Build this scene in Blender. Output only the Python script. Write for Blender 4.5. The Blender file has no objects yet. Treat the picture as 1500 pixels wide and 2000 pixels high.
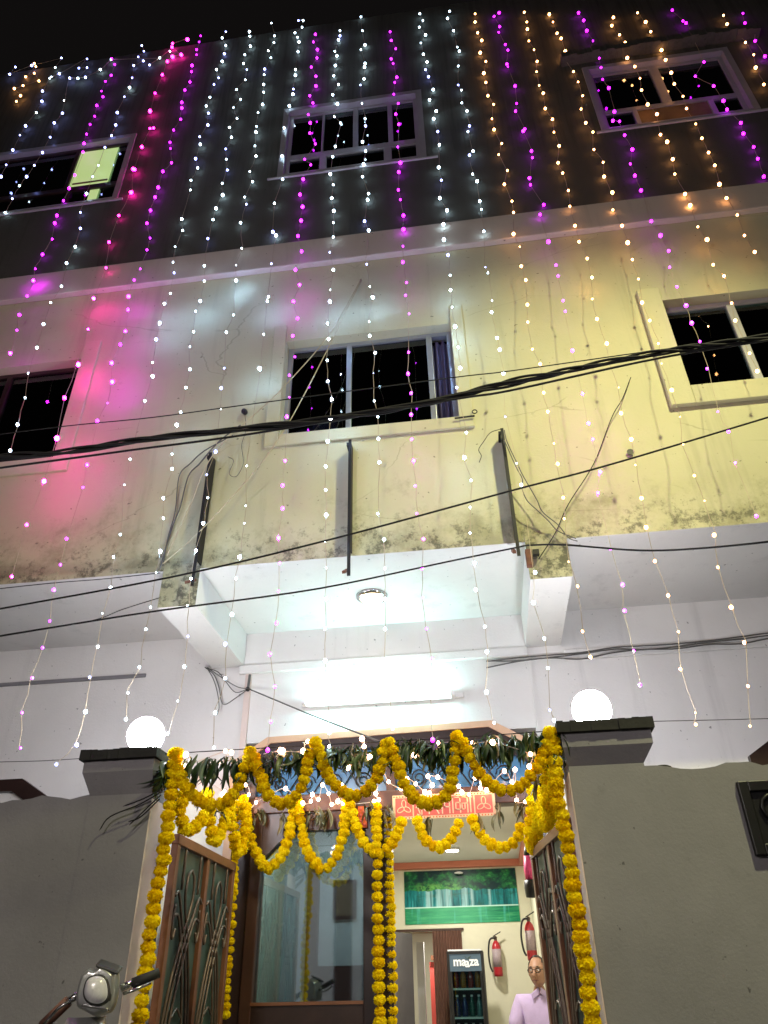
import bpy, bmesh, math, random
from mathutils import Vector, Matrix
random.seed(7)
C = bpy.context.scene.collection
SC = bpy.context.scene
# ------------------------------------------------------------------ camera, world, exposure
EYE = 1.15
FPX, PITCH, YAW, ROLL = 1434.5, math.radians(33.17), math.radians(6.945), math.radians(-1.1636)
_f = Vector((-math.sin(YAW)*math.cos(PITCH), math.cos(YAW)*math.cos(PITCH), math.sin(PITCH)))
_r = Vector((math.cos(YAW), math.sin(YAW), 0)); _u = _r.cross(_f)
RT = _r*math.cos(ROLL) + _u*math.sin(ROLL); UP = -_r*math.sin(ROLL) + _u*math.cos(ROLL); FW = _f
cam = bpy.data.cameras.new('camera'); camo = bpy.data.objects.new('camera', cam); C.objects.link(camo)
cam.sensor_fit = 'HORIZONTAL'; cam.sensor_width = 36; cam.lens = 36*FPX/1500
cam.clip_start = .05; cam.clip_end = 300
m = Matrix((RT, UP, -FW)).transposed().to_4x4(); m.translation = (0, 0, EYE); camo.matrix_world = m
SC.camera = camo
w = bpy.data.worlds.new("World"); SC.world = w; w.use_nodes = True
wn = w.node_tree.nodes; bg = wn['Background']
bg.inputs['Color'].default_value = (1.0, .86, .84, 1); bg.inputs['Strength'].default_value = .003
SC.view_settings.view_transform = 'Standard'; SC.view_settings.look = 'None'
SC.view_settings.exposure = .7; SC.view_settings.gamma = 1; SC.view_settings.use_curve_mapping = False
try:
    SC.cycles.use_denoising = True; SC.cycles.use_light_tree = True
    SC.cycles.max_bounces = 6; SC.cycles.sample_clamp_indirect = 4
except Exception: pass
P_STREET, P_FILL, P_ROOM, L_TUBE, L_GLOBE, L_DOME = 1350, 235, 21, 58, 84, 10

def ray(x, y):
    return RT*((x-750)/FPX) - UP*((y-1000)/FPX) + FW
def at(x, y, Y):                     # the point of the plane Y seen at photograph position x, y
    d = ray(x, y); d = d*(Y/d.y); return Vector((d.x, d.y, d.z+EYE))
def at_z(x, y, z):
    d = ray(x, y); d = d*((z-EYE)/d.z); return Vector((d.x, d.y, d.z+EYE))

# ------------------------------------------------------------------ materials
M = {}
def nodes(name):
    mt = bpy.data.materials.new(name); mt.use_nodes = True; M[name] = mt
    nt = mt.node_tree; return mt, nt, nt.nodes['Principled BSDF']
def N(nt, t, **k):
    n = nt.nodes.new(t)
    for a, b in k.items():
        if a == 'ins':
            for i, v in b.items(): n.inputs[i].default_value = v
        else: setattr(n, a, b)
    return n
def ramp(nt, fac, stops):
    r = N(nt, 'ShaderNodeValToRGB'); e = r.color_ramp.elements
    e[0].position, e[0].color = stops[0][0], (*stops[0][1], 1)
    e[1].position, e[1].color = stops[-1][0], (*stops[-1][1], 1)
    for p, c in stops[1:-1]:
        q = e.new(p); q.color = (*c, 1)
    nt.links.new(fac, r.inputs[0]); return r.outputs[0]
def pos(nt, sc=(1, 1, 1)):
    g = N(nt, 'ShaderNodeNewGeometry'); mp = N(nt, 'ShaderNodeMapping'); mp.inputs['Scale'].default_value = sc
    nt.links.new(g.outputs['Position'], mp.inputs[0]); return mp.outputs[0]
def noise(nt, scale, detail=5, rough=.6, sc=(1, 1, 1), dist=0):
    n = N(nt, 'ShaderNodeTexNoise', ins={'Scale': scale, 'Detail': detail, 'Roughness': rough, 'Distortion': dist})
    nt.links.new(pos(nt, sc), n.inputs['Vector']); return n.outputs['Fac']
def mix(nt, fac, a, b, mode='MIX'):
    n = N(nt, 'ShaderNodeMix', data_type='RGBA', blend_type=mode)
    for s, v in ((0, fac), (6, a), (7, b)):
        if hasattr(v, 'is_linked'): nt.links.new(v, n.inputs[s])
        else: n.inputs[s].default_value = v if s == 0 else (*v, 1)
    return n.outputs[2]
def maths(nt, op, a, b=0.0, clamp=False):
    n = N(nt, 'ShaderNodeMath', operation=op, use_clamp=clamp)
    for i, v in ((0, a), (1, b)):
        if hasattr(v, 'is_linked'): nt.links.new(v, n.inputs[i])
        else: n.inputs[i].default_value = v
    return n.outputs[0]
def smooth(nt, v, a, b):
    n = N(nt, 'ShaderNodeMapRange', interpolation_type='SMOOTHSTEP', ins={'From Min': a, 'From Max': b})
    nt.links.new(v, n.inputs[0]); return n.outputs[0]
def zcoord(nt):
    g = N(nt, 'ShaderNodeNewGeometry'); s = N(nt, 'ShaderNodeSeparateXYZ')
    nt.links.new(g.outputs['Position'], s.inputs[0]); return s.outputs
def bump(nt, b, h, strength=.3, dist=.01):
    n = N(nt, 'ShaderNodeBump', ins={'Strength': strength, 'Distance': dist})
    nt.links.new(h, n.inputs['Height']); nt.links.new(n.outputs[0], b.inputs['Normal'])
def surf(name, col, rough=.6, var=.18, scale=5, bmp=.15, bscale=40, metal=0, rnd=0, sheen=None, sc=(1, 1, 1)):
    mt, nt, b = nodes(name)
    n1 = noise(nt, scale, 6, .65, sc)
    c = ramp(nt, n1, [(.25, tuple(v*(1-var) for v in col)), (.75, tuple(min(1, v*(1+var)) for v in col))])
    if rnd:
        oi = N(nt, 'ShaderNodeObjectInfo')
        c2 = ramp(nt, oi.outputs['Random'], [(0, (1-rnd,)*3), (1, (1, 1, 1))])
        c = mix(nt, 1.0, c, c2, 'MULTIPLY')
    nt.links.new(c, b.inputs['Base Color'])
    b.inputs['Roughness'].default_value = rough; b.inputs['Metallic'].default_value = metal
    if bmp: bump(nt, b, noise(nt, bscale, 4), bmp, .004)
    return mt
def emit(name, col, s, base=(.8, .8, .8)):
    mt, nt, b = nodes(name)
    b.inputs['Base Color'].default_value = (*base, 1)
    b.inputs['Emission Color'].default_value = (*col, 1); b.inputs['Emission Strength'].default_value = s
    return mt

def facade_mat(name, base, mould_z=None, streak=.3, dirt=.3, brushed=False, lo=.86):
    mt, nt, b = nodes(name)
    big = noise(nt, .9, 6, .6); fine = noise(nt, 14, 6, .7)
    c = ramp(nt, big, [(.3, tuple(v*lo for v in base)), (.7, base)])
    st = noise(nt, 5, 5, .65, (1, 1, .07))
    c = mix(nt, maths(nt, 'MULTIPLY', smooth(nt, st, .56, .75), streak), c, tuple(v*.45 for v in base))
    c = mix(nt, maths(nt, 'MULTIPLY', smooth(nt, fine, .58, .75), dirt), c, tuple(v*.55 for v in base))
    spots = noise(nt, 26, 2, .5)
    c = mix(nt, maths(nt, 'MULTIPLY', smooth(nt, spots, .72, .76), .8), c, tuple(v*.25 for v in base))
    if brushed:
        up_ = smooth(nt, zcoord(nt)[2], 8.5, 9.1)
        sg = smooth(nt, noise(nt, 26, 4, .6, (1, 1, .035)), .46, .66)
        c = mix(nt, maths(nt, 'MULTIPLY', maths(nt, 'MULTIPLY', sg, up_), .35), c, tuple(v*.22 for v in base))
    if mould_z:
        z = zcoord(nt)[2]
        band = maths(nt, 'SUBTRACT', 1.0, smooth(nt, z, mould_z[0], mould_z[1]))
        mn = maths(nt, 'ADD', maths(nt, 'MULTIPLY', noise(nt, 2.2, 8, .72), 1.0), maths(nt, 'MULTIPLY', band, .26))
        c = mix(nt, maths(nt, 'MULTIPLY', smooth(nt, mn, .60, .84), .62), c, (.20, .19, .10))
        mn2 = maths(nt, 'ADD', noise(nt, 9, 8, .75), maths(nt, 'MULTIPLY', band, .2))
        c = mix(nt, maths(nt, 'MULTIPLY', smooth(nt, mn2, .66, .80), maths(nt, 'MULTIPLY', band, .8)), c, (.045, .045, .03))
        # hairline cracks
        vor = N(nt, 'ShaderNodeTexVoronoi', feature='DISTANCE_TO_EDGE', ins={'Scale': .8})
        wv = N(nt, 'ShaderNodeTexNoise', ins={'Scale': 3.0, 'Detail': 6})
        mp = N(nt, 'ShaderNodeVectorMath', operation='ADD')
        nt.links.new(pos(nt, (.6, .6, 1.6)), mp.inputs[0]); nt.links.new(wv.outputs['Color'], mp.inputs[1])
        nt.links.new(mp.outputs[0], vor.inputs['Vector'])
        cr = maths(nt, 'LESS_THAN', vor.outputs['Distance'], .0028)
        c = mix(nt, maths(nt, 'MULTIPLY', maths(nt, 'MULTIPLY', cr, smooth(nt, noise(nt, 1.3, 2), .5, .6)), .28), c, (.12, .11, .06))
    nt.links.new(c, b.inputs['Base Color']); b.inputs['Roughness'].default_value = .82
    bump(nt, b, maths(nt, 'ADD', noise(nt, 60, 5), maths(nt, 'MULTIPLY', noise(nt, 3, 4), 2.5)), .25, .006)
    return mt
facade_mat('cream_plaster', (.55, .53, .34), (3.75, 4.75), .28, .25)
facade_mat('ledge_plaster', (.56, .50, .43), None, .35, .35)
facade_mat('dark_cement', (.075, .075, .064), None, .75, .5, True)
facade_mat('white_plaster', (.74, .73, .71), None, .26, .16)
facade_mat('grey_plaster', (.245, .24, .258), None, .45, .4, False, .68)
surf('cap_black', (.012, .012, .012), .8, .4, 20, .8, 30)
surf('trim_white', (.42, .41, .43), .5, .1)
surf('window_white', (.29, .28, .31), .4, .1)
surf('aluminium', (.42, .44, .46), .35, .1, metal=.6)
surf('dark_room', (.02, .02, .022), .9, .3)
surf('curtain_purple', (.10, .085, .16), .85, .25, 8)
surf('curtain_green', (.012, .03, .022), .85, .3, 8)
surf('board_brown', (.16, .10, .05), .7, .3)
surf('steel_black', (.012, .011, .011), .55, .3, metal=.3)
surf('rust', (.14, .055, .03), .8, .4, 20)
surf('cable_black', (.005, .005, .006), .85, .2)
surf('cable_tan', (.50, .44, .28), .6, .2)
surf('cable_grey', (.09, .09, .085), .6, .3)
surf('wire_thin', (.42, .34, .24), .5, .2)
surf('wood_brown', (.055, .022, .014), .4, .3, 6, .2, 30, sc=(1, 1, .15))
surf('wood_frame', (.17, .065, .03), .4, .25, 6, .2, 30)
surf('wood_dark', (.025, .012, .010), .35, .3, 6, .1)
surf('peach', (.62, .40, .26), .55, .12)
surf('iron', (.12, .08, .06), .4, .35, 20, metal=.35)
surf('iron_black', (.012, .012, .013), .4, .3, metal=.3)
surf('sheet_green', (.04, .068, .056), .4, .25, 5)
surf('jamb', (.66, .55, .50), .7, .12, 3)
surf('pvc', (.72, .74, .68), .4, .06)
surf('coral', (.62, .20, .13), .6, .08)
surf('room_cream', (.70, .68, .52), .7, .05, 2)
surf('room_ceiling', (.62, .60, .56), .8, .05, 2)
surf('room_floor', (.35, .32, .28), .3, .2)
surf('room_grey', (.13, .12, .12), .6, .15)
surf('red_panel', (.72, .10, .08), .5, .05)
surf('ext_red', (.42, .02, .03), .3, .1)
surf('ext_label', (.36, .28, .30), .5, .2, 60)
surf('black_plastic', (.012, .012, .013), .4, .2)
surf('white_plastic', (.75, .75, .75), .4, .05)
surf('pink_cloth', (.75, .06, .22), .5, .25, 30)
surf('skin', (.36, .195, .12), .5, .1, 12)
surf('hair', (.02, .017, .015), .6, .3, 60)
surf('shirt', (.50, .39, .63), .8, .14, 9, .9, 7)
surf('trousers', (.06, .06, .075), .8, .15)
surf('scooter_grey', (.36, .37, .37), .28, .08, metal=.55)
surf('scooter_dark', (.03, .03, .03), .4, .2)
surf('chrome', (.6, .6, .6), .2, .05, metal=1)
surf('rubber', (.015, .015, .015), .7, .2)
surf('brown_cover', (.13, .06, .04), .6, .3)
surf('asphalt', (.05, .05, .05), .85, .3, 8, .5, 60)
surf('sign_red', (.72, .12, .09), .45, .06)
surf('sign_cream', (.85, .62, .38), .5, .08)
surf('sign_orange', (.75, .13, .02), .5, .1)
surf('stem', (.10, .09, .03), .7, .2)
surf('opposite_white', (.6, .6, .6), .8, .1)
surf('shutter', (.10, .10, .11), .5, .2)
def leaf_mat(name, a, b2, c3):
    mt, nt, b = nodes(name)
    oi = N(nt, 'ShaderNodeObjectInfo')
    c = ramp(nt, oi.outputs['Random'], [(0, a), (.6, b2), (1, c3)])
    nt.links.new(mix(nt, maths(nt, 'MULTIPLY', noise(nt, 40, 3), .5), c, tuple(v*.4 for v in a)), b.inputs['Base Color'])
    b.inputs['Roughness'].default_value = .42
leaf_mat('leaf_green', (.014, .035, .012), (.035, .085, .022), (.10, .13, .03))
leaf_mat('leaf_dry', (.06, .06, .025), (.13, .11, .045), (.22, .15, .06))
def marigold():
    mt, nt, b = nodes('marigold')
    oi = N(nt, 'ShaderNodeObjectInfo')
    c = ramp(nt, oi.outputs['Random'], [(0, (.92, .68, .004)), (.5, (.95, .77, .007)), (1, (1, .86, .016))])
    lp = N(nt, 'ShaderNodeTexCoord'); ns = N(nt, 'ShaderNodeTexNoise', ins={'Scale': 60.0, 'Detail': 3})
    nt.links.new(lp.outputs['Object'], ns.inputs['Vector'])
    c = mix(nt, maths(nt, 'MULTIPLY', smooth(nt, ns.outputs['Fac'], .4, .7), .55), c, (.92, .56, .002))
    df = N(nt, 'ShaderNodeBsdfDiffuse'); tl_ = N(nt, 'ShaderNodeBsdfTranslucent'); ms = N(nt, 'ShaderNodeMixShader', ins={0: .42})
    nt.links.new(c, df.inputs[0]); nt.links.new(c, tl_.inputs[0]); nt.links.new(df.outputs[0], ms.inputs[1]); nt.links.new(tl_.outputs[0], ms.inputs[2])
    nt.links.new(ms.outputs[0], nt.nodes['Material Output'].inputs[0]); nt.nodes.remove(b)
marigold()
def glass(name, col, rough=.04, spec=.5, metal=0):
    mt, nt, b = nodes(name)
    b.inputs['Base Color'].default_value = (*col, 1); b.inputs['Metallic'].default_value = metal
    b.inputs['Specular IOR Level'].default_value = spec
    n = noise(nt, 1.2, 3); bump(nt, b, n, .05, .02)
    r = ramp(nt, noise(nt, 6, 4), [(.3, (rough,)*3), (.8, (rough*2.5,)*3)])
    nt.links.new(r, b.inputs['Roughness'])
def window_glass(name, tint, refl):
    mt, nt, b = nodes(name); out = nt.nodes['Material Output']; nt.nodes.remove(b)
    gl = N(nt, 'ShaderNodeBsdfGlossy', ins={'Color': (.9, .95, 1, 1)})
    nt.links.new(ramp(nt, noise(nt, 5, 5), [(.35, (.0,)*3), (.8, (.0,)*3)]), gl.inputs['Roughness'])
    tr = N(nt, 'ShaderNodeBsdfTransparent', ins={'Color': (*tint, 1)})
    lw = N(nt, 'ShaderNodeFresnel', ins={'IOR': 1.5})
    ms = N(nt, 'ShaderNodeMixShader'); nt.links.new(maths(nt, 'ADD', lw.outputs[0], refl), ms.inputs[0])
    nt.links.new(tr.outputs[0], ms.inputs[1]); nt.links.new(gl.outputs[0], ms.inputs[2]); nt.links.new(ms.outputs[0], out.inputs[0])
window_glass('pane_dark', (.55, .60, .62), .03); window_glass('pane_green', (.30, .52, .42), .03); window_glass('cooler_glass', (.72, .86, .88), .0)
glass('pane_blue', (.07, .22, .42), .12, .5)
glass('fridge_glass', (.02, .06, .06), .1, .6)
glass('head_lens', (.62, .62, .64), .15, .8)
def door_glass():
    mt, nt, b = nodes('door_glass')
    out = nt.nodes['Material Output']
    gl = N(nt, 'ShaderNodeBsdfGlossy', ins={'Roughness': .03, 'Color': (.75, .85, .88, 1)})
    tr = N(nt, 'ShaderNodeBsdfTransparent', ins={'Color': (.55, .66, .70, 1)})
    ms = N(nt, 'ShaderNodeMixShader', ins={0: .34})
    nt.links.new(tr.outputs[0], ms.inputs[1]); nt.links.new(gl.outputs[0], ms.inputs[2]); nt.links.new(ms.outputs[0], out.inputs[0])
door_glass()
emit('led_white', (.60, .84, 1.0), 15); emit('led_blue', (.30, .36, 1.0), 12)
emit('led_magenta', (.62, .004, 1.0), 11); emit('led_pink', (1.0, .008, .36), 34)
emit('led_warm', (1.0, .42, .13), 14); emit('led_fairy', (1.0, .52, .30), 20)
emit('tube_light', (.52, 1.0, .97), L_TUBE); emit('globe_light', (.92, .93, 1.0), L_GLOBE)
emit('dome_light', (1.0, .82, .58), L_DOME); emit('room_light', (1.0, .95, .88), 14)
emit('lit_curtain', (.42, .58, .20), .55, (.5, .55, .3)); emit('street_light', (1.0, .93, .5), 12)
emit('fridge_header', (.10, .16, .22), .25, (.05, .08, .1))

# ------------------------------------------------------------------ builders
def top_of(o):
    while o.parent: o = o.parent
    return o
def tag(o, label=None, cat=None, group=None, kind=None):
    if label: o['label'] = label
    if cat: o['category'] = cat
    if group: o['group'] = group
    if kind: o['kind'] = kind
    return o
def thing(name, label, cat, loc=(0, 0, 0), group=None):
    o = bpy.data.objects.new(name, None); C.objects.link(o); o.location = loc; o.empty_display_size = .1
    return tag(o, label, cat, group)
class MB:
    def __init__(s): s.v, s.f = [], []
    def add(s, vs, fs):
        k = len(s.v); s.v += [tuple(p) for p in vs]; s.f += [tuple(i+k for i in f) for f in fs]; return s
    def box(s, x0, x1, y0, y1, z0, z1):
        return s.add([(x0,y0,z0),(x1,y0,z0),(x1,y1,z0),(x0,y1,z0),(x0,y0,z1),(x1,y0,z1),(x1,y1,z1),(x0,y1,z1)],
                     [(0,3,2,1),(4,5,6,7),(0,1,5,4),(1,2,6,5),(2,3,7,6),(3,0,4,7)])
    def obox(s, c, a, b, d):        # centre and three half axes
        c, a, b, d = Vector(c), Vector(a), Vector(b), Vector(d)
        if a.cross(b).dot(d) < 0: a = -a
        vs = [c+a*i+b*j+d*k for k in (-1, 1) for i, j in ((-1,-1),(1,-1),(1,1),(-1,1))]
        return s.add(vs, [(0,3,2,1),(4,5,6,7),(0,1,5,4),(1,2,6,5),(2,3,7,6),(3,0,4,7)])
    def prism(s, poly, y0, y1):     # polygon in x, z
        n = len(poly)
        ar = sum(poly[i][0]*poly[(i+1) % n][1]-poly[(i+1) % n][0]*poly[i][1] for i in range(n))
        if ar < 0: poly = poly[::-1]
        vs = [(x, y0, z) for x, z in poly]+[(x, y1, z) for x, z in poly]
        fs = [tuple(range(n)), tuple(range(2*n-1, n-1, -1))]+[(i, i+n, (i+1) % n+n, (i+1) % n) for i in range(n)]
        return s.add(vs, fs)
    def tube(s, pts, r, n=6, caps=True):
        pts = [Vector(p) for p in pts]; rings = []; prev = None
        rr = r if isinstance(r, (list, tuple)) else [r]*len(pts)
        for i, p in enumerate(pts):
            t = (pts[min(i+1, len(pts)-1)]-pts[max(i-1, 0)])
            t = t.normalized() if t.length > 1e-9 else Vector((0, 0, 1))
            a = prev if prev else (Vector((0, 0, 1)) if abs(t.z) < .9 else Vector((1, 0, 0)))
            a = (a-t*a.dot(t)).normalized(); prev = a; b = t.cross(a)
            rings.append([p+(a*math.cos(k*2*math.pi/n)+b*math.sin(k*2*math.pi/n))*rr[i] for k in range(n)])
        vs = [q for g in rings for q in g]; fs = []
        for i in range(len(rings)-1):
            for k in range(n):
                fs.append((i*n+k, i*n+(k+1) % n, (i+1)*n+(k+1) % n, (i+1)*n+k))
        if caps: fs += [tuple(range(n-1, -1, -1)), tuple((len(rings)-1)*n+k for k in range(n))]
        return s.add(vs, fs)
    def lathe(s, prof, c, n=16, axis=(0, 0, 1)):
        ax = Vector(axis).normalized(); a = (Vector((1, 0, 0)) if abs(ax.x) < .9 else Vector((0, 1, 0))); a = (a-ax*a.dot(ax)).normalized(); b = ax.cross(a)
        c = Vector(c); vs = []; fs = []
        for r, h in prof:
            vs += [c+ax*h+(a*math.cos(k*2*math.pi/n)+b*math.sin(k*2*math.pi/n))*max(r, 1e-4) for k in range(n)]
        for i in range(len(prof)-1):
            for k in range(n): fs.append((i*n+k, i*n+(k+1) % n, (i+1)*n+(k+1) % n, (i+1)*n+k))
        fs += [tuple(range(n-1, -1, -1)), tuple((len(prof)-1)*n+k for k in range(n))]
        return s.add(vs, fs)
    def ball(s, c, r, n=12, sc=(1, 1, 1)):
        prof = []
        vs = []; fs = []; c = Vector(c); m2 = n//2
        for i in range(1, m2):
            t = math.pi*i/m2
            vs += [c+Vector((r*sc[0]*math.sin(t)*math.cos(k*2*math.pi/n), r*sc[1]*math.sin(t)*math.sin(k*2*math.pi/n), -r*sc[2]*math.cos(t))) for k in range(n)]
        for i in range(m2-2):
            for k in range(n): fs.append((i*n+k, i*n+(k+1) % n, (i+1)*n+(k+1) % n, (i+1)*n+k))
        b, t = len(vs), len(vs)+1
        vs += [c-Vector((0, 0, r*sc[2])), c+Vector((0, 0, r*sc[2]))]
        for k in range(n):
            fs.append((b, (k+1) % n, k)); fs.append((t, (m2-2)*n+k, (m2-2)*n+(k+1) % n))
        return s.add(vs, fs)
    def mesh(s, name, mat, smooth=False):
        me = bpy.data.meshes.new(name); me.from_pydata(s.v, [], s.f); me.materials.append(M[mat]); me.update()
        if smooth: me.polygons.foreach_set('use_smooth', [True]*len(me.polygons))
        return me
    def build(s, name, mat, parent=None, smooth=False, bevel=0, kind=None, loc=None):
        off = top_of(parent).location.copy() if parent else Vector(loc or (0, 0, 0))
        s.v = [(x-off.x, y-off.y, z-off.z) for x, y, z in s.v]
        o = bpy.data.objects.new(name, s.mesh(name, mat, smooth)); C.objects.link(o)
        if parent: o.parent = parent
        elif loc: o.location = loc
        if bevel:
            b = o.modifiers.new('bevel', 'BEVEL'); b.width = bevel; b.segments = 2; b.limit_method = 'ANGLE'
        if kind: o['kind'] = kind
        return o
def inst(name, me, parent, loc, rot=None, sc=1):
    o = bpy.data.objects.new(name, me); C.objects.link(o); o.parent = parent
    L = Vector(loc)-top_of(parent).location
    mm = Matrix.Translation(L) @ (rot.to_4x4() if rot else Matrix.Identity(4))
    s3 = sc if isinstance(sc, (tuple, list)) else (sc, sc, sc)
    o.matrix_local = mm @ Matrix.Diagonal((*s3, 1)); return o
def spline(pts, n=8):
    P = [Vector(p) for p in pts]; P = [P[0]*2-P[1]]+P+[P[-1]*2-P[-2]]; out = []
    for i in range(1, len(P)-2):
        for k in range(n):
            t = k/n; a, b, c, d = P[i-1:i+3]
            out.append(.5*((2*b)+(c-a)*t+(2*a-5*b+4*c-d)*t*t+(3*b-a-3*c+d)*t**3))
    out.append(P[-2]); return out
def wall(name, mat, parent, x0, x1, z0, z1, y, th, holes=(), kind=None):
    xs = sorted({x0, x1, *[h[0] for h in holes], *[h[1] for h in holes]}); zs = sorted({z0, z1, *[h[2] for h in holes], *[h[3] for h in holes]})
    xs = [v for v in xs if x0 <= v <= x1]; zs = [v for v in zs if z0 <= v <= z1]
    nx, nz = len(xs)-1, len(zs)-1
    def solid(i, k):
        if not (0 <= i < nx and 0 <= k < nz): return False
        cx, cz = (xs[i]+xs[i+1])/2, (zs[k]+zs[k+1])/2
        return not any(h[0] < cx < h[1] and h[2] < cz < h[3] for h in holes)
    b = MB(); y1 = y+th
    for i in range(nx):
        for k in range(nz):
            if not solid(i, k): continue
            a, c, d, e = xs[i], xs[i+1], zs[k], zs[k+1]
            b.add([(a,y,d),(c,y,d),(c,y,e),(a,y,e)], [(0,1,2,3)]); b.add([(a,y1,d),(c,y1,d),(c,y1,e),(a,y1,e)], [(3,2,1,0)])
            if not solid(i-1, k): b.add([(a,y,d),(a,y,e),(a,y1,e),(a,y1,d)], [(0,1,2,3)])
            if not solid(i+1, k): b.add([(c,y,d),(c,y1,d),(c,y1,e),(c,y,e)], [(0,1,2,3)])
            if not solid(i, k-1): b.add([(a,y,d),(a,y1,d),(c,y1,d),(c,y,d)], [(0,1,2,3)])
            if not solid(i, k+1): b.add([(a,y,e),(c,y,e),(c,y1,e),(a,y1,e)], [(0,1,2,3)])
    return b.build(name, mat, parent, kind=kind)

YF, YW, YG = 4.72, 5.97, 4.2          # upper facade, ground-floor wall, street face of the compound wall
ZS = 3.89                             # soffit under the first floor
# ------------------------------------------------------------------ ground and lamp over the street
MB().box(-60, 60, -60, 60, -.2, 0).build('street', 'asphalt', kind='structure')
MB().box(-12, 9, YG+.45, 6.2, 0, .1).build('forecourt', 'room_floor', kind='structure')
lamp = thing('street_lamp', 'tall street lamp post on the right, its head turned to the house', 'street lamp', (3.6, .1, 0))
MB().tube([(3.6, .1, 0), (3.6, .1, 7.9)], [.06, .045], 10).build('pole', 'steel_black', lamp, True)
MB().tube(spline([(3.6, .1, 7.8), (3.5, .2, 8.1), (2.96, .66, 8.22)], 5), .028, 8).build('arm', 'steel_black', lamp, True)
LP = Vector((2.9, .75, 8.2)); LT = Vector((.65, 4.72, 2.45)); ld = (LT-LP).normalized()
la = ld.cross(Vector((0, 0, 1))).normalized(); lb = la.cross(ld)
MB().obox(LP-ld*.05, la*.13, lb*.09, ld*.045).build('lamp_head', 'steel_black', lamp, bevel=.01)
MB().obox(LP, la*.11, lb*.07, ld*.004).build('lens', 'street_light', lamp)
sp = bpy.data.lights.new('street_lamp_light', 'SPOT'); sp.energy = P_STREET; sp.color = (1.0, .97, .50); sp.spot_size = math.radians(80); sp.spot_blend = 1; sp.shadow_soft_size = .16
so = bpy.data.objects.new('street_lamp_light', sp); C.objects.link(so); so.parent = lamp
so.matrix_local = Matrix.Translation(LP+ld*.02-Vector((3.6, .1, 0))) @ (-ld).to_track_quat('Z', 'Y').to_matrix().to_4x4()

fill_post = thing('street_lamp', 'added fill light on a low post behind the viewer', 'street lamp', (-2.0, -1.7, 0))  # made-up post, added as frontal fill for the gate and facade
MB().tube([(-2.0, -1.7, 0), (-2.0, -1.7, 3.45)], [.06, .045], 10).build('pole', 'steel_black', fill_post, True)
MB().lathe([(.05, 3.40), (.13, 3.44), (.15, 3.5)], (-2.0, -1.7, 0), 16).build('lamp_base', 'steel_black', fill_post, True)
MB().ball((-2.0, -1.7, 3.66), .17, 20).build('lens', 'street_light', fill_post, True)
pt = bpy.data.lights.new('fill_light', 'POINT'); pt.energy = P_FILL; pt.color = (1.0, .88, .84); pt.shadow_soft_size = .2  # added fill light, not a lamp of the street
pto = bpy.data.objects.new('fill_light', pt); C.objects.link(pto); pto.parent = fill_post; pto.location = (.0, .4, 3.66)

# ------------------------------------------------------------------ the house
house = thing('house', 'three-storey house with cream middle floor, dark cement top floor and white ground floor', 'house', (-1, YF, 0))
X0, X1 = -9.0, 7.0
mid = (-1.46, .068, 5.12, 6.25); lft = (-5.0, -3.48, 5.12, 6.33); rgt = (1.93, 3.5, 5.19, 6.24)
ZL0, ZL1 = 7.26, 7.63
w2 = (-1.72, -.015, 8.92, 10.34); l2 = (-5.6, -3.62, 8.93, 10.28); r2 = (1.90, 3.56, 8.96, 10.30)
ROOF = 12.45
wall('first_floor_wall', 'cream_plaster', house, X0, X1, ZS, ZL0+.03, YF, .22, [mid, lft, rgt])
wall('second_floor_wall', 'dark_cement', house, X0, X1, ZL0+.03, ROOF, YF, .22, [w2, l2, r2])
MB().box(X0, X1, YF-.07, YF-.001, ZL0, ZL1).build('ledge', 'ledge_plaster', house, bevel=.012)
MB().box(X0, X1, YF+.001, YW+.2, ZS-.002, ZS+.14).build('soffit', 'white_plaster', house)
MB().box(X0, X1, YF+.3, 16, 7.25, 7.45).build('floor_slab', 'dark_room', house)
MB().box(X0, X1, YF+.001, 16, ROOF-.2, ROOF-.05).build('roof_slab', 'dark_cement', house)
for x0 in (X0, X1-.2): MB().box(x0, x0+.2, YF+.23, 16, 0, ROOF).build('side_wall', 'dark_cement', house)
MB().box(X0, X1, 16, 16.2, 0, ROOF).build('rear_wall', 'dark_cement', house)
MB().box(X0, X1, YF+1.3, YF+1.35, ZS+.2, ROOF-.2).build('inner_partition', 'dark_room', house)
for x0, x1 in ((-2.29, -2.0), (.46, .755)):
    MB().box(x0, x1, YF-.003, YW, 3.58, ZS-.003).build('cantilever_beam', 'white_plaster', house)
    MB().box(x0-.001, x1+.001, YF-.008, YF-.003, 3.578, ZS+.05).build('beam_face', 'cream_plaster', house)
gholes = [(-1.95, .46, .1, 2.9), (-5.05, -3.7, 1.3, 2.5), (2.1, 3.4, 1.3, 2.55)]
wall('ground_floor_wall', 'white_plaster', house, X0, X1, 0, ZS, YW, .18, gholes)
MB().box(-2.03, .47, YW-.045, YW-.001, 3.50, 3.575).build('cable_duct', 'white_plaster', house, bevel=.006)
MB().box(.77, 6, YW-.03, YW-.001, 3.44, 3.53).build('cable_duct', 'white_plaster', house, bevel=.006)
MB().box(-6, -2.9, YW-.02, YW-.001, 3.54, 3.57).build('cable_duct', 'grey_plaster', house)
MB().box(-1.97, -1.92, YW-.03, YW-.001, 2.55, 3.50).build('cable_duct', 'jamb', house)
MB().box(.47, .49, YW-.015, YW-.001, 2.6, 3.50).build('cable_duct', 'white_plaster', house)

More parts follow.
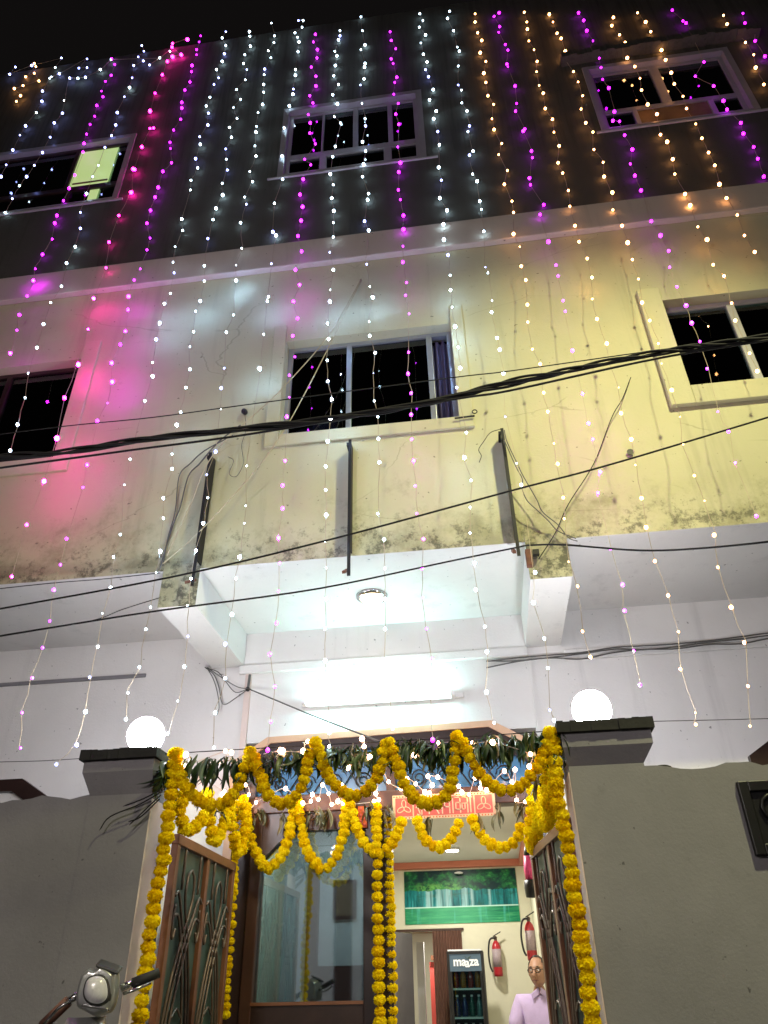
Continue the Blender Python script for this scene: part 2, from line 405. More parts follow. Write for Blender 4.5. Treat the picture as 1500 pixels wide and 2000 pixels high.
def surround(x0, x1, z0, z1, wd, top, mat='cream_plaster', y=YF, p=.03):
    MB().box(x0-wd, x0-.001, y-p, y-.001, z0-wd, z1+top).build('window_surround', mat, house, bevel=.006)
    MB().box(x1+.001, x1+wd, y-p, y-.001, z0-wd, z1+top).build('window_surround', mat, house, bevel=.006)
    MB().box(x0-.001, x1+.001, y-p+.002, y-.001, z0-wd, z0-.001).build('window_sill', mat, house, bevel=.006)
surround(*mid, .12, .2); surround(*lft, .16, .2); surround(*rgt, .19, .12, p=.05)
def frame_bars(parent, bars, y0, y1, mat, name='frame_bar'):
    for a, b, c, d in bars: MB().box(a, b, y0, y1, c, d).build(name, mat, parent, bevel=.004)
def window(x0, x1, z0, z1, bars, panes, fy, mat='aluminium', t=.045, glassm='pane_dark'):
    wn_ = MB(); 
    for q in ((x0, x0+t, z0, z1), (x1-t, x1, z0, z1), (x0+t, x1-t, z0, z0+t), (x0+t, x1-t, z1-t, z1)):
        wn_.box(q[0]+.001, q[1]-.0005, fy, fy+.05, q[2]+.001, q[3]-.001)
    wo = wn_.build('window', mat, house)
    frame_bars(wo, bars, fy-.004, fy+.046, mat)
    for p in panes:
        MB().box(p[0], p[1], fy+.018, fy+.024, p[2], p[3]).build('pane', p[4] if len(p) > 4 else glassm, wo)
    return wo
FY = YF+.10
mo = window(*mid, [(-.905, -.86, 5.165, 6.205), (-.165, -.115, 5.165, 6.205)],
       [(-1.415, -.905, 5.165, 6.205), (-.86, -.165, 5.165, 6.205, 'pane_green')], FY)
def curtain(parent, x0, x1, z0, z1, y, mat, n=9, amp=.025):
    b = MB(); k = n*6
    vs = [(x0+(x1-x0)*i/k, y+amp*math.sin(i/6*2*math.pi)+.008*math.sin(i*1.7), z) for z in (z0, z1) for i in range(k+1)]
    b.add(vs, [(i, i+1, k+2+i, k+1+i) for i in range(k)])
    return b.build('curtain', mat, parent, True)
curtain(mo, -.115, .06, 5.16, 6.22, FY+.10, 'curtain_purple', 3, .03)
curtain(mo, -1.40, -1.02, 5.16, 6.24, FY+.20, 'curtain_purple', 5)
curtain(mo, -.86, -.62, 5.16, 6.24, FY+.20, 'curtain_green', 4)
lfo = window(*lft, [(-4.3, -4.25, 5.165, 6.285)], [(-4.95, -4.3, 5.165, 6.285), (-4.25, -3.525, 5.165, 6.285)], FY, 'wood_dark')
rgo = window(*rgt, [(2.50, 2.57, 5.235, 6.195)], [(1.975, 2.50, 5.235, 6.195), (2.57, 3.45, 5.235, 6.195, 'pane_green')], FY, 'trim_white', .05)
curtain(lfo, -4.2, -3.75, 5.14, 6.3, FY+.20, 'curtain_purple', 5); curtain(lfo, -4.95, -4.5, 5.14, 6.3, FY+.20, 'curtain_green', 5)
curtain(rgo, 2.0, 2.22, 5.2, 6.22, FY+.20, 'curtain_green', 3); curtain(rgo, 2.75, 3.4, 5.2, 6.22, FY+.20, 'curtain_green', 7)
# second-floor windows: deep white reveals, panes in two rows
def liner(x0, x1, z0, z1, y0, y1, t, mat='window_white'):
    for q in ((x0, x0+t, z0, z1), (x1-t, x1, z0, z1), (x0+t, x1-t, z1-t, z1), (x0+t, x1-t, z0, z0+t*.4)):
        MB().box(q[0]+.001, q[1]-.0005, y0, y1, q[2]+.001, q[3]-.001).build('window_reveal', mat, house)
y2 = YF+.05
liner(*w2, YF-.015, y2+.02, .07)
window(-1.65, -.085, 8.955, 10.27, [(-1.605, -.13, 9.30, 9.40), (-.86, -.80, 9.40, 10.225), (-.44, -.385, 9.40, 10.225), (-1.24, -1.215, 9.40, 10.225), (-1.25, -1.17, 9.0, 9.30), (-.50, -.41, 9.0, 9.30)],
       [(-1.605, -1.24, 9.40, 10.225), (-1.215, -.86, 9.40, 10.225, 'pane_green'), (-.80, -.44, 9.40, 10.225), (-.385, -.13, 9.40, 10.225), (-1.605, -1.25, 9.0, 9.30), (-1.17, -.50, 9.0, 9.30), (-.41, -.13, 9.0, 9.30)], y2, 'window_white')
liner(*l2, YF-.015, y2+.02, .07)
lo = window(-5.53, -3.69, 8.96, 10.21, [(-5.485, -3.735, 9.30, 9.38), (-4.42, -4.37, 9.38, 10.165), (-4.35, -4.30, 9.0, 9.30)],
       [(-5.485, -4.42, 9.38, 10.165), (-5.485, -4.35, 9.0, 9.30), (-3.87, -3.735, 9.38, 10.165), (-4.30, -4.07, 9.0, 9.3), (-3.95, -3.735, 9.0, 9.3)], y2, 'wood_dark')
MB().box(-4.37, -3.87, y2+.02, y2+.03, 9.38, 10.165).build('lit_pane', 'lit_curtain', lo)
MB().box(-4.07, -3.95, y2+.02, y2+.03, 9.0, 9.3).build('lit_pane', 'lit_curtain', lo)
MB().box(-4.33, -3.88, y2+.008, y2+.016, 9.45, 9.475).build('pane_bar', 'board_brown', lo)
liner(*r2, YF-.015, y2+.02, .07)
ro = window(1.97, 3.49, 9.0, 10.23, [(2.015, 3.445, 9.36, 9.43), (2.66, 2.76, 9.43, 10.185), (2.31, 2.36, 9.045, 9.36), (3.12, 3.18, 9.045, 9.36)],
       [(2.015, 2.66, 9.43, 10.185), (2.76, 3.445, 9.43, 10.185, 'pane_green'), (2.015, 2.31, 9.045, 9.36), (3.18, 3.445, 9.045, 9.36)], y2, 'window_white')
MB().box(2.36, 3.12, y2+.01, y2+.02, 9.045, 9.36).build('board', 'board_brown', ro)
for x0, x1, z in ((-1.83, .11, 8.9), (-5.7, -3.55, 8.91), (1.84, 3.75, 8.94)):
    MB().box(x0, x1, YF-.022, YF-.001, z-.025, z).build('window_sill', 'trim_white', house, bevel=.005)
ch = MB(); nseg = 26; random.seed(3)
for i in range(nseg):
    a = 1.68+(3.95-1.68)*i/nseg; b_ = 1.68+(3.95-1.68)*(i+1)/nseg
    d = .11+random.random()*.035; z = 10.40+random.random()*.02
    ch.box(a, b_, YF-d, YF-.001, z, z+.09+random.random()*.03)
ch.build('window_canopy', 'dark_cement', house)

# ------------------------------------------------------------------ ground-floor side windows (dark chamfered frames)
def ground_window(x0, x1, z0, z1, label):
    t = thing('window', label, 'window', ((x0+x1)/2, YW, z0))
    c = .26; out = [(x0, z0), (x1, z0), (x1, z1-c*.6), (x1-c, z1), (x0+c, z1), (x0, z1-c*.6)]
    cx, cz = (x0+x1)/2, (z0+z1)/2
    inn = [(cx+(x-cx)*.87, cz+(z-cz)*.87) for x, z in out]
    for i in range(6):
        j = (i+1) % 6
        MB().prism([out[i], out[j], inn[j], inn[i]], YW-.05, YW+.05).build('frame_member', 'wood_dark', t)
    MB().prism(inn, YW+.02, YW+.03).build('pane', 'pane_blue', t)
    for k in range(5):
        xx = x0+.2+(x1-x0-.4)*k/4
        MB().tube(spline([(xx-.1, YW-.01, z1-.5), (xx, YW-.01, z1-.2), (xx+.1, YW-.01, z1-.35), (xx+.03, YW-.01, z1-.42)], 5), .008, 5).build('scroll_bar', 'iron_black', t)
    return t
ground_window(-5.15, -3.56, 1.2, 2.70, 'dark chamfered ground-floor window peeping over the wall left of the gate')
ground_window(2.0, 3.5, 1.2, 2.745, 'dark chamfered ground-floor window corner peeping over the wall right of the gate')

# ------------------------------------------------------------------ compound wall, pillars, globes
def rough_wall(name, x0, x1, label, hole=None):
    t = thing(name, label, 'wall', ((x0+x1)/2, YG, 0))
    b = MB(); n = int((x1-x0)/.06); y0, y1 = YG+.003, YG+.2
    top = [2.13+.012*math.sin(i*.9)+random.uniform(-.008, .008) for i in range(n+1)]
    for i in range(n):
        a, c = x0+(x1-x0)*i/n, x0+(x1-x0)*(i+1)/n
        b.add([(a,y0,0),(c,y0,0),(c,y0,top[i+1]),(a,y0,top[i])], [(0,1,2,3)])
        b.add([(a,y1,0),(c,y1,0),(c,y1,top[i+1]-.01),(a,y1,top[i]-.01)], [(3,2,1,0)])
        b.add([(a,y0,top[i]),(c,y0,top[i+1]),(c,y1,top[i+1]-.01),(a,y1,top[i]-.01)], [(0,1,2,3)])
    b.add([(x0,y0,0),(x0,y1,0),(x0,y1,top[0]-.01),(x0,y0,top[0])], [(3,2,1,0)]); b.add([(x1,y0,0),(x1,y1,0),(x1,y1,top[n]-.01),(x1,y0,top[n])], [(0,1,2,3)])
    b.build('wall_face', 'grey_plaster', t); return t
rough_wall('compound_wall', -9, -2.20, 'plain grey plastered boundary wall left of the gate behind the scooter')
rough_wall('compound_wall', .81, 7, 'plain grey plastered boundary wall right of the gate with the black grille')
def pillar(x0, x1, inner, cap, zc, label, corbel):
    t = thing('gate_pillar', label, 'gate pillar', ((x0+x1)/2, YG+.16, 0), 'gate pillars')
    MB().box(x0, x1, YG, YG+.32, 0, corbel[0]).build('shaft', 'grey_plaster', t)
    if inner > 0: MB().box(x1+.0005, x1+.006, YG+.004, YG+.318, 0, corbel[0]-.03).build('jamb_face', 'jamb', t)
    else: MB().box(x0-.006, x0-.0005, YG+.004, YG+.318, 0, corbel[0]-.03).build('jamb_face', 'jamb', t)
    q = [(x0, YG), (x1, YG), (x1, YG+.32), (x0, YG+.32)]
    e = [(cap[0]+.02, YG-.05), (cap[1]-.02, YG-.05), (cap[1]-.02, YG+.37), (cap[0]+.02, YG+.37)]
    vs = [(x, y, corbel[0]) for x, y in q]+[(x, y, corbel[1]) for x, y in e]+[(x, y, zc) for x, y in e]
    fs = [(i, (i+1) % 4, (i+1) % 4+4, i+4) for i in range(4)]+[(i+4, (i+1) % 4+4, (i+1) % 4+8, i+8) for i in range(4)]+[(8, 9, 10, 11), (3, 2, 1, 0)]
    MB().add(vs, fs).build('corbel', 'grey_plaster', t)
    b = MB(); n = 14
    for i in range(n):
        a, c = cap[0]+(cap[1]-cap[0])*i/n, cap[0]+(cap[1]-cap[0])*(i+1)/n
        b.box(a, c, YG-.075-random.random()*.008, YG+.39, zc+.001, zc+.055+random.random()*.008)
    b.build('capstone', 'cap_black', t)
    return t
pillar(-2.26, -1.885, 1, (-2.33, -1.86), 2.315, 'left gate pillar with black capstone under a lit globe, leaves at its corner', (2.13, 2.25))
pillar(.472, .87, -1, (.43, .95), 2.325, 'right gate pillar with broad corbelled black capstone under a lit globe', (2.16, 2.25))
def globe(x, label):
    t = thing('globe_lamp', label, 'lamp', (x, YG+.13, 2.37), 'globe lamps on the gate pillars')
    MB().lathe([(.055, 0), (.055, .03), (.04, .04)], (x, YG+.13, 2.375), 16).build('base', 'black_plastic', t, True)
    MB().ball((x, YG+.13, 2.375+.13), .112, 28).build('glass_globe', 'globe_light', t, True)
globe(-2.04, 'glowing white globe lamp on the left gate pillar')
globe(.665, 'glowing white globe lamp on the right gate pillar')
MB().ball((.985, YG+.1, 2.15), .05, 10, (1, .7, .35)).build('stone', 'cap_black', loc=(.985, YG+.1, 2.14))
tag(bpy.data.objects['stone'], 'small dark lump lying on top of the right boundary wall', 'stone')
# black ornamental grille in the right wall
g = thing('wall_grille', 'black ornamental iron grille in the boundary wall at the right edge', 'grille', (1.75, YG, 1.6))
gx0, gx1, gz0, gz1 = 1.31, 2.2, 1.685, 2.035
MB().box(gx0, gx1, YG-.012, YG-.001, gz0, gz1).build('back_plate', 'iron_black', g)
for q in ((gx0, gx0+.05, gz0, gz1), (gx1-.05, gx1, gz0, gz1), (gx0+.05, gx1-.05, gz1-.05, gz1), (gx0+.05, gx1-.05, gz0, gz0+.05)):
    MB().box(q[0], q[1], YG-.034, YG-.0125, q[2], q[3]).build('frame_bar', 'iron_black', g, bevel=.004)
for k in range(4):
    cx = gx0+.15+k*.2
    MB().tube([(cx+.06*math.cos(a/10*2*math.pi), YG-.022, 1.905+.06*math.sin(a/10*2*math.pi)) for a in range(11)], .012, 6).build('ring', 'iron_black', g, True)
    MB().tube(spline([(cx-.07, YG-.022, 1.72), (cx-.03, YG-.022, 1.80), (cx+.05, YG-.022, 1.84), (cx+.06, YG-.022, 1.77), (cx, YG-.022, 1.74)], 6), .01, 6).build('scroll_bar', 'iron_black', g, True)

# ------------------------------------------------------------------ entrance with brown frame, blue transom and glass panel
ent = thing('entrance', 'dark brown entrance front with blue grilled transom, fixed glass panel and open doorway', 'entrance', (-.75, YW, .1))
def hoop(o1, o2, y0, y1, mat, nm):
    for i in range(len(o1)-1): MB().prism([o1[i], o1[i+1], o2[i+1], o2[i]], y0, y1).build(nm, mat, ent)
H0 = [(-2.02, .1), (-2.02, 2.74), (-1.73, 2.93), (.11, 2.965), (.53, 2.72), (.53, .1)]
H1 = [(-1.955, .1), (-1.955, 2.71), (-1.70, 2.88), (.085, 2.915), (.465, 2.69), (.465, .1)]
H2 = [(-1.80, .1), (-1.80, 2.66), (-1.65, 2.79), (.03, 2.82), (.36, 2.64), (.36, .1)]
hoop(H0, H1, YW-.05, YW+.1, 'peach', 'trim'); hoop(H1, H2, YW-.035, YW+.1, 'wood_dark', 'frame_member')
MB().prism([(-1.80, 2.46), (.36, 2.47), (.36, 2.64), (.03, 2.82), (-1.65, 2.79), (-1.80, 2.66)], YW+.03, YW+.04).build('transom_glass', 'pane_blue', ent)
MB().box(-1.80, .36, YW-.06, YW+.09, 2.33, 2.462).build('transom_bar', 'wood_brown', ent, bevel=.008)
MB().box(-.93, -.72, YW-.06, YW+.09, .1, 2.33).build('post', 'wood_dark', ent, bevel=.008)
for x0, x1 in ((-.75, -.68),): MB().box(x0, x1, YW-.03, YW+.05, 2.462, 2.80).build('mullion', 'wood_brown', ent)
MB().box(-1.80, -1.715, YW-.05, YW+.08, .1, 2.33).build('stile', 'wood_brown', ent, bevel=.006)
MB().box(-1.715, -.93, YW-.045, YW+.075, .1, 1.09).build('lower_panel', 'wood_dark', ent)
MB().box(-1.72, -.925, YW-.055, YW-.046, 1.085, 1.105).build('bead', 'wood_frame', ent)
MB().prism([(-1.715, 2.0), (-1.715, 2.33), (-1.36, 2.33), (-1.50, 2.20)], YW-.04, YW+.07).build('corner_piece', 'wood_brown', ent)
MB().prism([(-.93, 2.08), (-.93, 2.33), (-1.16, 2.33), (-1.05, 2.20)], YW-.04, YW+.07).build('corner_piece', 'wood_brown', ent)
MB().box(-1.5, -1.05, YW-.038, YW+.068, 2.20, 2.33).build('rail', 'wood_brown', ent)
MB().box(-1.715, -.93, YW+.0, YW+.006, 1.09, 2.33).build('glass_panel', 'door_glass', ent)
def scroll2(cx, cz, s, fl):
    pts = []
    for i in range(22):
        a = i/21*3.6*math.pi; r = s*(1-.78*i/21)
        pts.append((cx+fl*r*math.cos(a), YW+.012, cz+r*math.sin(a)))
    return pts
for k in range(9):
    cx = -1.62+k*.225
    if -.8 < cx < -.62: continue
    MB().tube(scroll2(cx, 2.56, .07, 1 if k % 2 else -1), .006, 5).build('scroll_bar', 'iron_black', ent, True)
    MB().tube(scroll2(cx+.05, 2.70, .055, -1 if k % 2 else 1), .006, 5).build('scroll_bar', 'iron_black', ent, True)
for k in range(10):
    a = -1.78+k*.215
    for s_ in (1, -1):
        x0_, x1_ = (a, a+.2) if s_ > 0 else (a+.2, a)
        if max(x0_, x1_) > .34: continue
        MB().tube([(x0_, YW+.014, 2.465), (x1_, YW+.014, 2.76 if x1_ < .05 else 2.66)], .006, 5).build('lattice_bar', 'iron_black', ent)

# ------------------------------------------------------------------ rooms behind the doorway
YB, RX0, RX1, RC, RF = 10.8, -1.97, .48, 2.585, .15
room = thing('hall', 'bright cream entrance hall with coral ceiling border seen through the doorway', 'room', (-.7, 8.4, RF))
wall('back_wall', 'room_cream', room, RX0, RX1, RF, RC, YB, .12, [(-1.27, -.43, RF, 1.79)])
MB().box(RX0, RX1, YW+.15, YB+3.2, RF-.1, RF-.002).build('floor', 'room_floor', room)
MB().box(RX0-.1, RX1+.1, YW+.185, YB, RC+.001, RC+.1).build('ceiling', 'room_ceiling', room)
MB().box(RX0-.1, RX0-.001, YW+.185, YB+3, RF, RC).build('side_wall', 'room_cream', room)
MB().box(RX1+.001, RX1+.1, YW+.185, YB+.1, RF, RC).build('side_wall', 'room_cream', room)
MB().box(RX0, RX1, YB-.14, YB-.001, RC-.075, RC-.001).build('ceiling_border', 'coral', room)
MB().box(RX1-.10, RX1-.001, YW+.2, YB-.141, RC-.075, RC-.001).build('ceiling_border', 'coral', room)
MB().obox((-1.22, (YW+.2+YB)/2, (RF+RC)/2), (-.285, (YB-YW-.2)/2-.002, 0), (.008, .001, 0), (0, 0, (RC-RF)/2-.002)).build('baffle_wall', 'room_cream', room)  # added out of view, slanted to keep hall light from the side room
MB().box(RX0, -1.12, YW+1.7, YW+1.75, RF, RC-.001).build('inner_wall', 'opposite_white', room)
MB().box(-1.72, -1.62, YW+1.6, YW+1.69, RF, 2.2).build('door_post', 'wood_brown', room)
for k in range(9): MB().box(-1.60, -1.18, YW+.9+k*.07, YW+.96+k*.07, RF+.1, .95+k*.05).build('stair_step', 'wood_dark', room)
fp = thing('framed_picture', 'dark framed picture on the wall seen dimly through the glass panel', 'picture', (-1.4, YW+1.69, 1.9))
MB().box(-1.49, -1.27, YW+1.675, YW+1.69, 1.72, 2.05).build('frame', 'wood_dark', fp)
MB().box(-1.46, -1.30, YW+1.668, YW+1.674, 1.75, 2.02).build('image', 'board_brown', fp)
# corridor
MB().box(-1.9, RX1, YB+2.6, YB+2.7, RF, 2.4).build('corridor_wall', 'room_cream', room)
MB().box(RX0, RX1, YB+.125, YB+2.6, 2.05, 2.1).build('corridor_ceiling', 'room_ceiling', room)
MB().box(-1.3, RX1, YB+2.4, YB+2.599, 1.93, 2.049).build('ceiling_border', 'coral', room)
MB().box(-1.35, -1.23, YB+.13, YB+2.399, 1.93, 2.049).build('ceiling_border', 'coral', room)
MB().box(-1.10, -1.0, YB+.9, YB+1.0, RF, 1.72).build('door_jamb', 'white_plastic', room)
MB().box(-.975, -.70, YB+1.5, YB+1.55, RF, 1.50).build('red_panel', 'red_panel', room)
MB().box(-.95, -.66, YB+1.45, YB+1.5, 1.52, 1.58).build('door_head', 'wood_frame', room)
MB().obox((-1.17, YB-.25, .96), (.09, .22, 0), (.02, -.008, 0), (0, 0, .81)).build('door_leaf', 'room_grey', room)
MB().box(-1.30, -.40, YB-.02, YB-.001, 1.79, 1.82).build('door_head', 'wood_brown', room)
pl = MB(); k = 60
pts = [(-.80+.37*i/k, YB-.045+.018*math.sin(i*1.05)) for i in range(k+1)]
pl.add([(x, y, z) for z in (RF+.02, 1.79) for x, y in pts], [(i, i+1, k+2+i, k+1+i) for i in range(k)])
cu = pl.build('curtain', 'curtain_purple', None, True, loc=(-.6, YB-.04, 1)); cu.data.materials[0] = M['brown_cover']
cu.data.transform(Matrix.Identity(4))
tag(cu, 'pleated brown curtain drawn aside in the inner doorway behind the drinks fridge', 'curtain')
dl = thing('downlight', 'round lit downlight in the hall ceiling above the waterfall picture', 'lamp', tuple(at_z(883, 1657, RC)))
c = at_z(883, 1657, RC)
MB().lathe([(.085, -.025), (.095, 0)], c, 20).build('ring', 'white_plastic', dl, True)
MB().lathe([(.075, -.032), (.078, -.026)], c, 20).build('diffuser', 'room_light', dl, True)
ar = bpy.data.lights.new('downlight_light', 'AREA'); ar.shape = 'DISK'; ar.size = .16; ar.energy = P_ROOM; ar.color = (1, .95, .86)
ao = bpy.data.objects.new('downlight_light', ar); C.objects.link(ao); ao.parent = dl; ao.location = (0, 0, -.04)
ar2 = bpy.data.lights.new('corridor_light', 'AREA'); ar2.shape = 'DISK'; ar2.size = .12; ar2.energy = 14; ar2.color = (1, .95, .86)
hall_fill = thing('downlight', 'added unseen fill light in the hall ceiling just inside the doorway head', 'lamp', (-.2, 6.95, RC))  # unseen extra lamp, added to brighten the man and the hall front
MB().lathe([(.085, -.025), (.095, 0)], (-.2, 6.95, RC), 20).build('ring', 'white_plastic', hall_fill, True)
MB().lathe([(.075, -.032), (.078, -.026)], (-.2, 6.95, RC), 20).build('diffuser', 'room_light', hall_fill, True)
ao3 = bpy.data.objects.new('downlight_light', ar.copy()); C.objects.link(ao3); ao3.parent = hall_fill; ao3.location = (0, 0, -.04); ao3.data.energy = P_ROOM*1.1
side_fill = thing('downlight', 'added unseen fill light in the side room behind the fixed glass panel', 'lamp', (-1.5, YW+.9, RC))  # unseen lamp added to lighten the room behind the glass
MB().lathe([(.075, -.02), (.08, -.001)], (-1.5, YW+.9, RC), 16).build('diffuser', 'room_light', side_fill, True)
ao4 = bpy.data.objects.new('downlight_light', ar.copy()); C.objects.link(ao4); ao4.parent = side_fill; ao4.location = (0, 0, -.04); ao4.data.energy = 9; ao4.data.color = (.85, .94, 1)
dl2 = thing('downlight', 'small downlight in the corridor ceiling behind the inner doorway', 'lamp', (-.85, YB+1.2, 2.045))
MB().lathe([(.06, -.01), (.07, 0)], (-.85, YB+1.2, 2.049), 16).build('diffuser', 'room_light', dl2, True)
ao2 = bpy.data.objects.new('corridor_light', ar2); C.objects.link(ao2); ao2.parent = dl2; ao2.location = (0, 0, -.03)

# waterfall picture
def poster_mat():
    mt, nt, b = nodes('waterfall_print')
    tc = N(nt, 'ShaderNodeTexCoord'); s = N(nt, 'ShaderNodeSeparateXYZ'); nt.links.new(tc.outputs['Generated'], s.inputs[0])
    U, V = s.outputs[0], s.outputs[2]
    def nz(scx, scz, scale=1, det=5):
        mp = N(nt, 'ShaderNodeMapping'); mp.inputs['Scale'].default_value = (scx, 1, scz)
        nt.links.new(tc.outputs['Generated'], mp.inputs[0])
        n = N(nt, 'ShaderNodeTexNoise', ins={'Scale': scale, 'Detail': det, 'Roughness': .68}); nt.links.new(mp.outputs[0], n.inputs['Vector']); return n.outputs['Fac']
    fol = ramp(nt, nz(16, 9, 1, 8), [(.32, (.002, .02, .016)), (.46, (.006, .09, .04)), (.58, (.02, .24, .06)), (.70, (.12, .45, .10)), (.8, (.5, .7, .3))])
    big = nz(4.2, 2.6, 1, 3)
    fol = mix(nt, smooth(nt, big, .46, .60), fol, (.003, .03, .035))
    fall = ramp(nt, nz(46, 1.6, 1, 6), [(.34, (.0, .03, .05)), (.46, (.0, .13, .14)), (.60, (.01, .26, .28)), (.72, (.12, .50, .52)), (.82, (.6, .85, .86))])
    mid_ = nz(9, .5, 1, 2)
    fall = mix(nt, maths(nt, 'MULTIPLY', smooth(nt, mid_, .54, .68), .35), fall, (.10, .50, .52))
    fall = mix(nt, maths(nt, 'MULTIPLY', smooth(nt, nz(5, 5, 1, 6), .54, .66), .8), fall, (.01, .10, .07))
    def band(a, b_, f=.012): return maths(nt, 'MULTIPLY', smooth(nt, maths(nt, 'ADD', U, maths(nt, 'MULTIPLY', maths(nt, 'SUBTRACT', nz(3, 8, 1, 3), .5), .03)), a-f, a+f), maths(nt, 'SUBTRACT', 1.0, smooth(nt, U, b_-f, b_+f)))
    for a_, b_ in ((.19, .25), (.28, .42), (.51, .56), (.585, .61), (.745, .765)):
        strk = smooth(nt, nz(60, .8, 1, 3), .36, .56)
        fall = mix(nt, maths(nt, 'MULTIPLY', band(a_, b_), maths(nt, 'ADD', maths(nt, 'MULTIPLY', strk, .45), .12)), fall, (.55, .86, .88))
    bush = maths(nt, 'MULTIPLY', band(.12, .50, .06), maths(nt, 'SUBTRACT', 1.0, smooth(nt, V, .66, .82)))
    fol = mix(nt, maths(nt, 'MULTIPLY', bush, smooth(nt, nz(22, 12, 1, 5), .40, .62)), fol, (.16, .50, .10))
    wat = ramp(nt, nz(4, 22, 1, 7), [(.3, (.0, .10, .08)), (.5, (.01, .25, .11)), (.65, (.08, .42, .18)), (.8, (.35, .68, .42))])
    wat = mix(nt, maths(nt, 'MULTIPLY', smooth(nt, nz(13, .6, 1, 4), .52, .68), .5), wat, (.10, .55, .52))
    edge = maths(nt, 'ADD', .62, maths(nt, 'MULTIPLY', maths(nt, 'SUBTRACT', nz(6, 1), .5), .22))
    c = mix(nt, maths(nt, 'GREATER_THAN', V, edge), fall, fol)
    c = mix(nt, maths(nt, 'LESS_THAN', V, .30), c, wat)
    wat_c = maths(nt, 'SUBTRACT', 1.0, smooth(nt, maths(nt, 'ABSOLUTE', maths(nt, 'SUBTRACT', U, .42)), .1, .5))
    c = mix(nt, maths(nt, 'MULTIPLY', maths(nt, 'MULTIPLY', maths(nt, 'LESS_THAN', V, .30), wat_c), .45), c, (.12, .52, .28))
    foam = maths(nt, 'LESS_THAN', maths(nt, 'ABSOLUTE', maths(nt, 'SUBTRACT', V, .305)), .012)
    c = mix(nt, maths(nt, 'MULTIPLY', foam, .8), c, (.6, .9, .8))
    nt.links.new(c, b.inputs['Base Color']); b.inputs['Roughness'].default_value = .38; b.inputs['Specular IOR Level'].default_value = .25
poster_mat()
po = MB().box(-1.145, .325, YB-.012, YB-.002, 1.872, 2.49).build('picture', 'waterfall_print', None, loc=(-.4, YB-.01, 2.18))
tag(po, 'wide glossy green waterfall picture on the hall back wall', 'picture')
cm = thing('wall_camera', 'small black wall camera with white base above the waterfall picture', 'camera', tuple(at(900, 1690, YB-.1)))
p = at(900, 1690, YB-.08); MB().ball(p, .028, 10).build('camera_body', 'black_plastic', cm, True)
MB().lathe([(.012, 0), (.02, .06)], p+Vector((0, 0, .02)), 10).build('mount', 'white_plastic', cm)
p = at(896, 1705, YB-.12)
MB().lathe([(.0, -.012), (.05, -.008), (.06, .004), (.03, .014)], p, 14).build('dome', 'white_plastic', cm, True)

# drinks fridge
fr = thing('drinks_fridge', 'black glass-door drinks fridge with white maaza lettering in the hall', 'fridge', (-.37, 10.0, RF))
fx0, fx1, fy0, fz1 = -.585, -.165, 9.95, 1.535
MB().box(fx0, fx1, fy0+.42, fy0+.45, RF, fz1).build('back_panel', 'black_plastic', fr)
for a in (fx0, fx1-.03): MB().box(a, a+.03, fy0, fy0+.42, RF, fz1).build('side_panel', 'black_plastic', fr, bevel=.004)
MB().box(fx0+.03, fx1-.03, fy0, fy0+.42, fz1-.03, fz1).build('top_panel', 'black_plastic', fr)
MB().box(fx0+.03, fx1-.03, fy0, fy0+.42, RF, RF+.12).build('base_panel', 'black_plastic', fr)
MB().box(fx0+.03, fx1-.03, fy0+.005, fy0+.02, fz1-.20, fz1-.032).build('header', 'fridge_header', fr)
MB().box(fx0+.051, fx1-.051, fy0-.006, fy0-.002, RF+.121, fz1-.201).build('door_glass', 'cooler_glass', fr)
for k, z in enumerate((1.155, .885, .62)): MB().box(fx0+.03, fx1-.03, fy0+.015, fy0+.41, z, z+.018).build('shelf', 'pvc', fr)
MB().box(fx0+.03, fx1-.03, fy0+.41, fy0+.419, RF+.12, fz1-.2).build('lining', 'fridge_glass', fr)
for a in (fx0+.03, fx1-.05): MB().box(a, a+.02, fy0-.012, fy0+.004, RF+.12, fz1-.2).build('door_frame', 'black_plastic', fr)
MB().box(fx0+.01, fx1-.02, fy0+.05, fy0+.4, fz1+.002, fz1+.018).build('top_tray', 'white_plastic', fr)
def text(name, s, size, loc, mat, parent, ext=.002, bold=.0):
    cu_ = bpy.data.curves.new(name, 'FONT'); cu_.body = s; cu_.size = size; cu_.extrude = ext; cu_.offset = bold; cu_.align_x = 'CENTER'
    to = bpy.data.objects.new(name, cu_); C.objects.link(to); bpy.context.view_layer.update()
    me = bpy.data.meshes.new_from_object(to.evaluated_get(bpy.context.evaluated_depsgraph_get())); bpy.data.objects.remove(to)
    me.transform(Matrix.Rotation(math.pi/2, 4, 'X')); me.materials.clear(); me.materials.append(M[mat])
    me.transform(Matrix.Translation(Vector(loc)-(top_of(parent).location if parent else Vector())))
    o = bpy.data.objects.new(name, me); C.objects.link(o); o.parent = parent; return o
emit('letter_white', (.9, .95, 1), .12)
text('lettering', 'ma', .125, (-.44, fy0+.002, fz1-.145), 'letter_white', fr, .002, .004)
text('lettering', 'a', .125, (-.355, fy0+.002, fz1-.158), 'letter_white', fr, .002, .004)
text('lettering', 'za', .125, (-.275, fy0+.002, fz1-.145), 'letter_white', fr, .002, .004)
lf = MB(); lf.prism([(-.355, fz1-.085), (-.335, fz1-.06), (-.30, fz1-.05), (-.325, fz1-.08)], fy0, fy0+.004).prism([(-.355, fz1-.085), (-.375, fz1-.06), (-.385, fz1-.045), (-.36, fz1-.065)], fy0, fy0+.004)
lf.build('leaf_mark', 'sheet_green', fr)
